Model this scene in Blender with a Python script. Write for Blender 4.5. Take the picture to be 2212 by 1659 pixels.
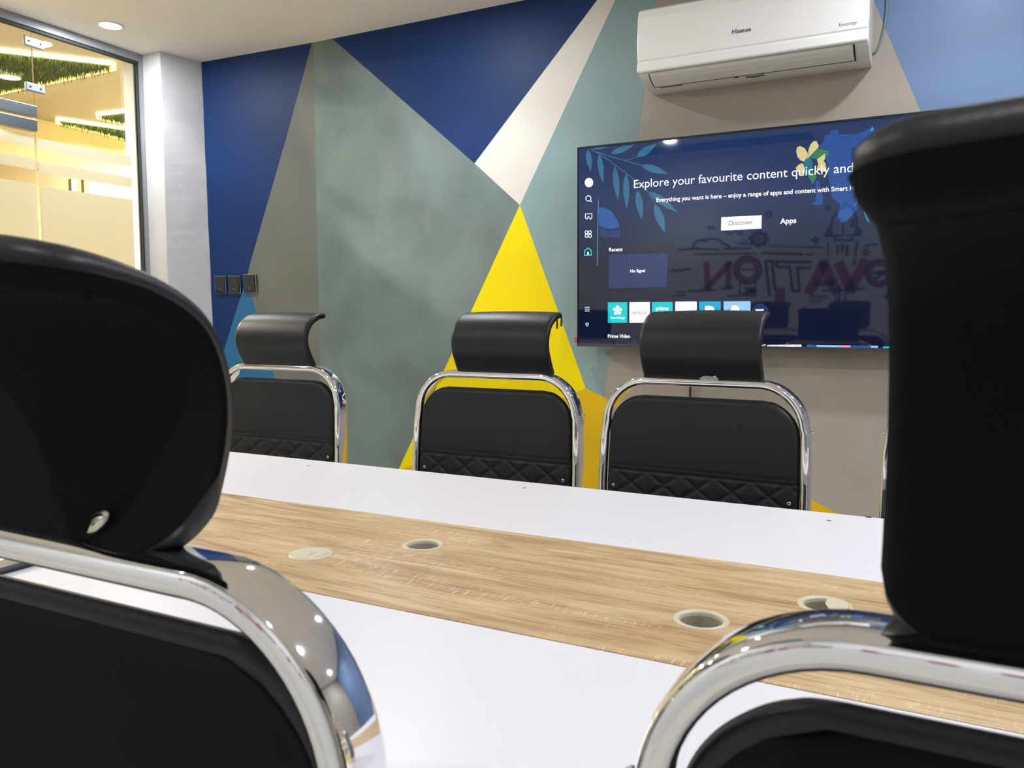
import bpy, math, random
from mathutils import Vector, Matrix
random.seed(4)
for o in list(bpy.data.objects): bpy.data.objects.remove(o)
scene = bpy.context.scene
COL = scene.collection
R = math.radians
H0 = 1.12            # camera height; floor is z = 0
CEIL = 2.505

# ---------------------------------------------------------------- camera
cd = bpy.data.cameras.new('camera'); cam = bpy.data.objects.new('camera', cd); COL.objects.link(cam)
cd.sensor_width = 36; cd.lens = 36*1760/2212; cd.clip_start = 0.02
yaw, pitch, roll = R(27.4), R(-4.64), R(-0.04)
cam.location = (0, 0, H0)
cam.rotation_mode = 'XYZ'
cam.matrix_world = Matrix.Translation((0, 0, H0)) @ Matrix.Rotation(yaw, 4, 'Z') @ Matrix.Rotation(R(90)+pitch, 4, 'X') @ Matrix.Rotation(roll, 4, 'Z')
cd.dof.use_dof = True; cd.dof.focus_distance = 2.5; cd.dof.aperture_fstop = 15
scene.camera = cam

# ---------------------------------------------------------------- world and exposure
w = bpy.data.worlds.new('world'); scene.world = w; w.use_nodes = True
w.node_tree.nodes['Background'].inputs[0].default_value = (.8, .85, 1, 1)
w.node_tree.nodes['Background'].inputs[1].default_value = 0.05
scene.view_settings.view_transform = 'Standard'
scene.view_settings.look = 'None'
scene.view_settings.gamma = 1
scene.view_settings.exposure = 0.0
SPOT_W = 15.5          # each ceiling downlight
GLOW = .7           # share of wide soft light from each lens
DOWNLIGHTS = [(-3.525, 2.665), (-1.94, 2.66), (.12, 2.66), (.86, 1.4), (-2.01, -.34), (.15, -.34), (-3.5, .6), (2.0, 2.66)]
CORRIDOR_LIGHTS = [(-4.63, 2.85), (-4.75, 4.6), (-4.45, 1.9)]  # first is in view; the other two are unseen, added to brighten the corridor

# ---------------------------------------------------------------- materials
def srgb(r, g, b):
    f = lambda c: (c/255/12.92) if c/255 <= .04045 else ((c/255+.055)/1.055)**2.4
    return (f(r), f(g), f(b), 1)
def mat(name, col, rough=.5, metal=0, spec=.5, emit=None, estr=1, coat=0):
    m = bpy.data.materials.new(name); m.use_nodes = True
    b = m.node_tree.nodes['Principled BSDF']
    b.inputs['Base Color'].default_value = col
    b.inputs['Roughness'].default_value = rough
    b.inputs['Metallic'].default_value = metal
    b.inputs['Specular IOR Level'].default_value = spec
    b.inputs['Coat Weight'].default_value = coat
    if emit:
        b.inputs['Emission Color'].default_value = emit
        b.inputs['Emission Strength'].default_value = estr
    return m
def nodes(m): return m.node_tree.nodes, m.node_tree.links, m.node_tree.nodes['Principled BSDF']
def bump(m, scale, strength, dist=.002, detail=4, kind='noise', stretch=(1, 1, 1)):
    n, l, b = nodes(m)
    tc = n.new('ShaderNodeTexCoord'); mp = n.new('ShaderNodeMapping'); mp.inputs['Scale'].default_value = stretch
    t = n.new('ShaderNodeTexNoise' if kind == 'noise' else 'ShaderNodeTexVoronoi'); t.inputs['Scale'].default_value = scale
    if kind == 'noise': t.inputs['Detail'].default_value = detail
    bp = n.new('ShaderNodeBump'); bp.inputs['Strength'].default_value = strength; bp.inputs['Distance'].default_value = dist
    l.new(tc.outputs['Object'], mp.inputs[0]); l.new(mp.outputs[0], t.inputs['Vector']); l.new(t.outputs[0], bp.inputs['Height']); l.new(bp.outputs[0], b.inputs['Normal'])
    return m
def mottle(m, c0, c1, scale=3, stretch=(1, 1, 1), detail=5, lo=.35, hi=.65):
    n, l, b = nodes(m)
    tc = n.new('ShaderNodeTexCoord'); mp = n.new('ShaderNodeMapping'); mp.inputs['Scale'].default_value = stretch
    t = n.new('ShaderNodeTexNoise'); t.inputs['Scale'].default_value = scale; t.inputs['Detail'].default_value = detail; t.inputs['Distortion'].default_value = .6
    r = n.new('ShaderNodeValToRGB'); r.color_ramp.elements[0].position = lo; r.color_ramp.elements[1].position = hi
    r.color_ramp.elements[0].color = c0; r.color_ramp.elements[1].color = c1
    l.new(tc.outputs['Object'], mp.inputs[0]); l.new(mp.outputs[0], t.inputs['Vector']); l.new(t.outputs[0], r.inputs[0]); l.new(r.outputs[0], b.inputs['Base Color'])
    return m
def paint(name, rgb, var=.06, rough=.55, scale=2.5):
    c = srgb(*rgb); m = mat(name, c, rough, spec=.22)
    mottle(m, tuple(x*(1-var) for x in c[:3])+(1,), tuple(x*(1+var) for x in c[:3])+(1,), scale)
    return bump(m, 60, .12, .002)
M = {}
M['p_base'] = paint('warm_grey_paint', (168, 161, 152))
M['p_grey'] = paint('green_grey_paint', (113, 127, 126), .13, .6, 3.4)
M['p_taupe'] = paint('taupe_grey_paint', (108, 110, 104), .08, .5, 2.2)
M['p_navy'] = paint('navy_paint', (18, 48, 98), .05, .5)
M['p_white'] = paint('white_paint', (218, 215, 207), .02)
M['p_teal'] = paint('pale_teal_paint', (138, 162, 166), .04, .45)
M['p_yellow'] = paint('yellow_paint', (244, 220, 8), .03, .4)
M['p_ochre'] = paint('ochre_paint', (224, 184, 30), .04, .4)
M['p_blue'] = paint('light_blue_paint', (114, 138, 176), .03, .4)
M['p_mid'] = paint('mid_blue_paint', (44, 106, 150), .04, .42)
M['plaster'] = paint('white_plaster', (204, 204, 207), .03, .6, 6); bump(M['plaster'], 14, .35, .006)
M['ceil'] = paint('ceiling_paint', (237, 231, 221), .02, .7)
M['mural_wall'] = paint('mural_wall_paint', (238, 240, 242), .02, .6)
M['ink'] = mat('mural_ink', srgb(35, 40, 80), .6)
M['pink'] = mat('mural_pink', srgb(186, 92, 106), .6)
M['muralblue'] = mat('mural_blue', srgb(40, 70, 170), .6)
M['floor'] = paint('pale_floor_tile', (214, 210, 204), .04, .25)
M['leather'] = bump(mat('black_leather', srgb(30, 32, 37), .43, spec=.36), 260, .18, .0006, kind='v')
M['fabric'] = bump(mat('black_mesh_fabric', srgb(20, 23, 24), .95, spec=.12), 900, .5, .0008, kind='v')
M['chrome'] = mat('chrome', (.86, .86, .87, 1), .045, 1)
M['zinc'] = mat('zinc_screw', (.72, .70, .62, 1), .3, 1)
M['steel'] = bump(mat('brushed_steel', (.30, .34, .38, 1), .32, 1), 40, .1, .001, stretch=(1, 1, 40))
M['clampsteel'] = mat('satin_steel', srgb(132, 138, 144), .42, .25)
M['alu'] = bump(mat('grey_aluminium', srgb(150, 152, 158), .4, .3), 30, .15, .001)
M['gasket'] = mat('dark_gasket', srgb(50, 55, 55), .6)
M['black'] = mat('black_plastic', srgb(24, 26, 30), .35)
M['sock'] = mat('dark_socket_plastic', srgb(36, 39, 45), .4)
M['tvframe'] = mat('dark_tv_bezel', srgb(38, 38, 40), .3, .4)
M['tvchin'] = mat('grey_tv_chin', srgb(92, 90, 90), .35, .6)
M['acwhite'] = mat('white_gloss_plastic', srgb(250, 250, 252), .12, spec=.5)
M['acbody'] = mat('white_matt_plastic', srgb(214, 212, 206), .4)
M['acgrey'] = mat('grey_print', srgb(100, 102, 108), .5)
M['slot'] = mat('dark_slot', srgb(28, 28, 28), .7)
M['sticker'] = mat('blue_sticker', srgb(20, 120, 165), .3)
M['cord'] = mat('grey_cord', srgb(120, 132, 142), .5)
M['cream'] = mat('cream_plastic', srgb(205, 196, 172), .4)
M['creamin'] = mat('grey_inner_plastic', srgb(165, 158, 140), .5)
M['tblwhite'] = bump(mat('white_laminate', srgb(226, 224, 233), .33, spec=.4), 500, .05, .0004)
M['edge'] = mat('table_edge_band', srgb(225, 222, 226), .4)
M['dark'] = mat('dark_gap', srgb(30, 28, 26), .8)
M['paper'] = mottle(mat('printed_white_sheet', srgb(240, 240, 238), .4), srgb(205, 205, 205), srgb(243, 243, 241), 60, (1, 6, 1), 3, .3, .42)
M['slate'] = mat('slate_frame', srgb(78, 84, 86), .35)
M['red'] = mat('red_plastic', srgb(205, 45, 40), .4)
M['tag'] = mat('silver_scrap', srgb(200, 202, 205), .35, .3)
# wood: light oak laminate
def make_wood():
    m = mat('light_oak_laminate', srgb(205, 180, 142), .42, spec=.35); n, l, b = nodes(m)
    tc = n.new('ShaderNodeTexCoord')
    def noise(scale, st, detail=6, dist=0.):
        mp = n.new('ShaderNodeMapping'); mp.inputs['Scale'].default_value = st
        t = n.new('ShaderNodeTexNoise'); t.inputs['Scale'].default_value = scale; t.inputs['Detail'].default_value = detail; t.inputs['Distortion'].default_value = dist
        l.new(tc.outputs['Object'], mp.inputs[0]); l.new(mp.outputs[0], t.inputs['Vector']); return t
    def ramp(src, pts):
        r = n.new('ShaderNodeValToRGB'); cr = r.color_ramp
        cr.elements[0].position, cr.elements[0].color = pts[0]; cr.elements[1].position, cr.elements[1].color = pts[-1]
        for p, c in pts[1:-1]:
            e = cr.elements.new(p); e.color = c
        l.new(src.outputs[0], r.inputs[0]); return r
    def mix(a, bb, fac, typ='MULTIPLY'):
        x = n.new('ShaderNodeMixRGB'); x.blend_type = typ
        if isinstance(fac, float): x.inputs[0].default_value = fac
        else: l.new(fac, x.inputs[0])
        l.new(a, x.inputs[1]); l.new(bb, x.inputs[2]); return x.outputs[0]
    base = ramp(noise(3.2, (1, 7, 1), 5, 1.4), [(.3, srgb(176, 145, 106)), (.5, srgb(203, 176, 137)), (.72, srgb(218, 196, 160))])
    fine = ramp(noise(14, (1, 26, 1), 8, .3), [(.36, srgb(176, 150, 118)), (.5, srgb(240, 236, 228)), (1, srgb(255, 255, 255))])
    c = mix(base.outputs[0], fine.outputs[0], .55)
    pores = ramp(noise(60, (1, 22, 1), 2, 0), [(.28, srgb(120, 96, 70)), (.36, srgb(255, 255, 255)), (1, srgb(255, 255, 255))])
    c = mix(c, pores.outputs[0], .6)
    # pale cross-grain saw marks in patches
    saw = ramp(noise(60, (5, .6, 1), 1, .1), [(.60, (0, 0, 0, 1)), (.66, (1, 1, 1, 1))])
    patch = ramp(noise(2.6, (1, 4, 1), 3, .4), [(.53, (0, 0, 0, 1)), (.62, (1, 1, 1, 1))])
    mm = n.new('ShaderNodeMath'); mm.operation = 'MULTIPLY'; l.new(saw.outputs[0], mm.inputs[0]); l.new(patch.outputs[0], mm.inputs[1])
    m2 = n.new('ShaderNodeMath'); m2.operation = 'MULTIPLY'; m2.inputs[1].default_value = .55; l.new(mm.outputs[0], m2.inputs[0])
    pale = n.new('ShaderNodeRGB'); pale.outputs[0].default_value = srgb(238, 222, 192)
    c = mix(c, pale.outputs[0], m2.outputs[0], 'MIX')
    l.new(c, b.inputs['Base Color'])
    return m
M['wood'] = make_wood()
# glass: clear pane, reflecting by Fresnel
def make_glass(name, tint):
    m = bpy.data.materials.new(name); m.use_nodes = True; n = m.node_tree.nodes; l = m.node_tree.links; n.clear()
    o = n.new('ShaderNodeOutputMaterial'); mx = n.new('ShaderNodeMixShader'); f = n.new('ShaderNodeFresnel'); f.inputs[0].default_value = 1.45
    t = n.new('ShaderNodeBsdfTransparent'); t.inputs[0].default_value = tint; g = n.new('ShaderNodeBsdfGlossy'); g.inputs['Roughness'].default_value = 0.0
    l.new(f.outputs[0], mx.inputs[0]); l.new(t.outputs[0], mx.inputs[1]); l.new(g.outputs[0], mx.inputs[2]); l.new(mx.outputs[0], o.inputs[0]); return m
M['glass'] = make_glass('clear_glass', (.97, .98, .97, 1))
def make_frost():
    m = bpy.data.materials.new('frosted_film'); m.use_nodes = True; n = m.node_tree.nodes; l = m.node_tree.links; n.clear()
    o = n.new('ShaderNodeOutputMaterial'); a = n.new('ShaderNodeMixShader'); a.inputs[0].default_value = .18
    t = n.new('ShaderNodeBsdfTranslucent'); t.inputs[0].default_value = (.98, .97, .92, 1); d = n.new('ShaderNodeBsdfDiffuse'); d.inputs[0].default_value = (.85, .84, .80, 1)
    l.new(t.outputs[0], a.inputs[1]); l.new(d.outputs[0], a.inputs[2]); l.new(a.outputs[0], o.inputs[0]); return m
M['frost'] = make_frost()
M['warmwall'] = paint('corridor_wall_paint', (212, 202, 162), .02)
M['warmceil'] = paint('corridor_ceiling_paint', (160, 150, 130), .02)
M['doorbrown'] = mat('brown_door', srgb(142, 124, 84), .4)
M['grass'] = mat('artificial_grass', srgb(92, 108, 40), .7)
M['led'] = mat('warm_led', (1, 1, 1, 1), emit=(1, .86, .50, 1), estr=8)
M['ledy'] = mat('yellow_led', (1, 1, 1, 1), emit=(1, .72, .10, 1), estr=2.2)
M['lamp'] = mat('lamp_lens', (1, 1, 1, 1), emit=(.93, .97, 1, 1), estr=14)
M['ring'] = mat('white_ring', srgb(235, 235, 232), .4)
# television picture: each colour gives off light under the same glossy glass
def scr(name, rgb, s=1.0):
    m = mat('screen_'+name, (.004, .004, .005, 1), .03, emit=srgb(*rgb), estr=s); m.node_tree.nodes['Principled BSDF'].inputs['IOR'].default_value = 1.58
    return m
for k, v, s in [('white', (255, 255, 255), 1.1), ('leaf', (58, 118, 158), .8), ('blue1', (38, 84, 160), .85), ('blue2', (44, 96, 170), .85), ('blue3', (40, 66, 124), .7),
                ('cyan', (0, 205, 215), 1.0), ('cyan2', (0, 170, 215), 1.0), ('ltblue', (150, 205, 245), 1.0), ('ltcyan', (150, 225, 240), .9), ('navy', (25, 32, 72), 1), ('card', (44, 58, 112), .8),
                ('star', (120, 160, 200), 1), ('red', (200, 30, 50), 1), ('pink', (240, 170, 200), 1), ('teal', (40, 170, 185), .9), ('tealg', (20, 120, 150), .9), ('green', (58, 130, 92), .9),
                ('yell', (222, 208, 148), .95), ('dark', (120, 120, 128), .6), ('grey', (90, 110, 150), 1)]:
    M['s_'+k] = scr(k, v, s)
def make_screen():
    m = scr('backdrop', (20, 30, 70), 1); n, l, b = nodes(m)
    tc = n.new('ShaderNodeTexCoord'); sp = n.new('ShaderNodeSeparateXYZ'); l.new(tc.outputs['Object'], sp.inputs[0])
    r = n.new('ShaderNodeValToRGB'); cr = r.color_ramp
    cr.elements[0].position = .10; cr.elements[0].color = srgb(12, 18, 46); cr.elements[1].position = .83; cr.elements[1].color = srgb(22, 48, 94)
    e = cr.elements.new(.35); e.color = srgb(20, 28, 46)
    e = cr.elements.new(.60); e.color = srgb(28, 48, 92)
    l.new(sp.outputs[2], r.inputs[0]); l.new(r.outputs[0], b.inputs['Emission Color']); return m
M['screen'] = make_screen()

# ---------------------------------------------------------------- mesh helpers
class MB:
    def __init__(s): s.v = []; s.f = []; s.m = []; s.mats = []
    def mi(s, m):
        if m not in s.mats: s.mats.append(m)
        return s.mats.index(m)
    def add(s, vs, fs, m):
        b = len(s.v); s.v += [tuple(x) for x in vs]; k = s.mi(m)
        for f in fs: s.f.append([b+i for i in f]); s.m.append(k)
    def box(s, a, b, m):
        x0, y0, z0 = a; x1, y1, z1 = b
        s.add([(x0, y0, z0), (x1, y0, z0), (x1, y1, z0), (x0, y1, z0), (x0, y0, z1), (x1, y0, z1), (x1, y1, z1), (x0, y1, z1)],
              [(0, 3, 2, 1), (4, 5, 6, 7), (0, 1, 5, 4), (1, 2, 6, 5), (2, 3, 7, 6), (3, 0, 4, 7)], m)
    def poly(s, pts, m): s.add(pts, [list(range(len(pts)))], m)
    def lathe(s, prof, m, n=32, c=(0, 0, 0), axis='z', cap=True):
        vs = []; fs = []
        for r_, h in prof:
            for i in range(n):
                a = 2*math.pi*i/n; x, y = r_*math.cos(a), r_*math.sin(a)
                p = (x, y, h) if axis == 'z' else ((h, x, y) if axis == 'x' else (x, h, y))
                vs.append((p[0]+c[0], p[1]+c[1], p[2]+c[2]))
        k = len(prof)
        for j in range(k-1):
            for i in range(n):
                a, b2 = j*n+i, j*n+(i+1) % n
                fs.append((a, b2, b2+n, a+n))
        if cap: fs.append(list(range(n))[::-1]); fs.append([(k-1)*n+i for i in range(n)])
        s.add(vs, fs, m)
    def sweep(s, path, ring_fn, m, closed=False, cap=True):
        # path: list of (point, sideA, sideB); ring_fn: list of (a, b) section coordinates
        vs = []; fs = []; n = len(ring_fn)
        for p, A, B in path:
            for a, b in ring_fn: vs.append(p+A*a+B*b)
        k = len(path)
        for j in range(k-1+(1 if closed else 0)):
            j2 = (j+1) % k
            for i in range(n):
                i2 = (i+1) % n
                fs.append((j*n+i, j*n+i2, j2*n+i2, j2*n+i))
        if cap and not closed: fs.append(list(range(n))[::-1]); fs.append([(k-1)*n+i for i in range(n)])
        s.add(vs, fs, m)
    def tube(s, pts, r_, m, n=12):
        pts = [Vector(p) for p in pts]; path = []; up = None
        for i, p in enumerate(pts):
            t = (pts[min(i+1, len(pts)-1)]-pts[max(i-1, 0)]).normalized()
            if up is None:
                up = Vector((0, 0, 1)) if abs(t.z) < .9 else Vector((1, 0, 0))
            A = t.cross(up).normalized(); B = A.cross(t).normalized(); up = B
            path.append((p, A, B))
        s.sweep(path, [(r_*math.cos(2*math.pi*i/n), r_*math.sin(2*math.pi*i/n)) for i in range(n)], m)
    def build(s, name, parent=None, smooth=False, bevel=0, loc=None, seg=2):
        me = bpy.data.meshes.new(name); me.from_pydata(s.v, [], s.f); me.update()
        for m in s.mats: me.materials.append(m)
        for p, k in zip(me.polygons, s.m): p.material_index = k; p.use_smooth = smooth
        o = bpy.data.objects.new(name, me); COL.objects.link(o)
        if parent: o.parent = parent
        if loc: o.location = loc
        if bevel:
            b = o.modifiers.new('bevel', 'BEVEL'); b.width = bevel; b.segments = seg; b.limit_method = 'ANGLE'; b.angle_limit = R(40); b.harden_normals = False
        return o
def smooth_curve(pts, n=8):
    out = []; P = [Vector(p) for p in pts]
    for i in range(len(P)-1):
        a, b, c, d = P[max(i-1, 0)], P[i], P[i+1], P[min(i+2, len(P)-1)]
        for k in range(n):
            t = k/n
            out.append(.5*((2*b)+(c-a)*t+(2*a-5*b+4*c-d)*t*t+(3*b-a-3*c+d)*t**3))
    out.append(P[-1]); return out
def empty(name, loc, rz=0, rx=0):
    o = bpy.data.objects.new(name, None); COL.objects.link(o); o.location = loc; o.rotation_euler = (rx, 0, rz); o.empty_display_size = .1; return o
def tag(o, label=None, cat=None, group=None, kind=None):
    if label: o['label'] = label
    if cat: o['category'] = cat
    if group: o['group'] = group
    if kind: o['kind'] = kind
    return o
def struct(o): o['kind'] = 'structure'; return o
def copy_tree(o, parent=None):
    c = o.copy(); COL.objects.link(c)
    if parent: c.parent = parent
    for ch in list(o.children): copy_tree(ch, c)
    return c
def text_mesh(body, sub=None, offset=0):
    """text as flat triangles in the xy plane, unit size; returns verts, faces, width of sub"""
    def run(t):
        cu = bpy.data.curves.new('t', 'FONT'); cu.body = t; cu.size = 1; cu.offset = offset; cu.resolution_u = 4
        o = bpy.data.objects.new('t', cu); COL.objects.link(o)
        dg = bpy.context.evaluated_depsgraph_get(); me = bpy.data.meshes.new_from_object(o.evaluated_get(dg))
        vs = [v.co.copy() for v in me.vertices]; fs = [list(p.vertices) for p in me.polygons]
        bpy.data.objects.remove(o); bpy.data.curves.remove(cu); bpy.data.meshes.remove(me); return vs, fs
    vs, fs = run(body); x0 = min(v.x for v in vs)
    sv = vs if not sub or sub == body else run(sub)[0]
    wd = max(v.x for v in sv)-min(v.x for v in sv)
    return [(v.x-x0, v.y) for v in vs], fs, wd
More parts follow.
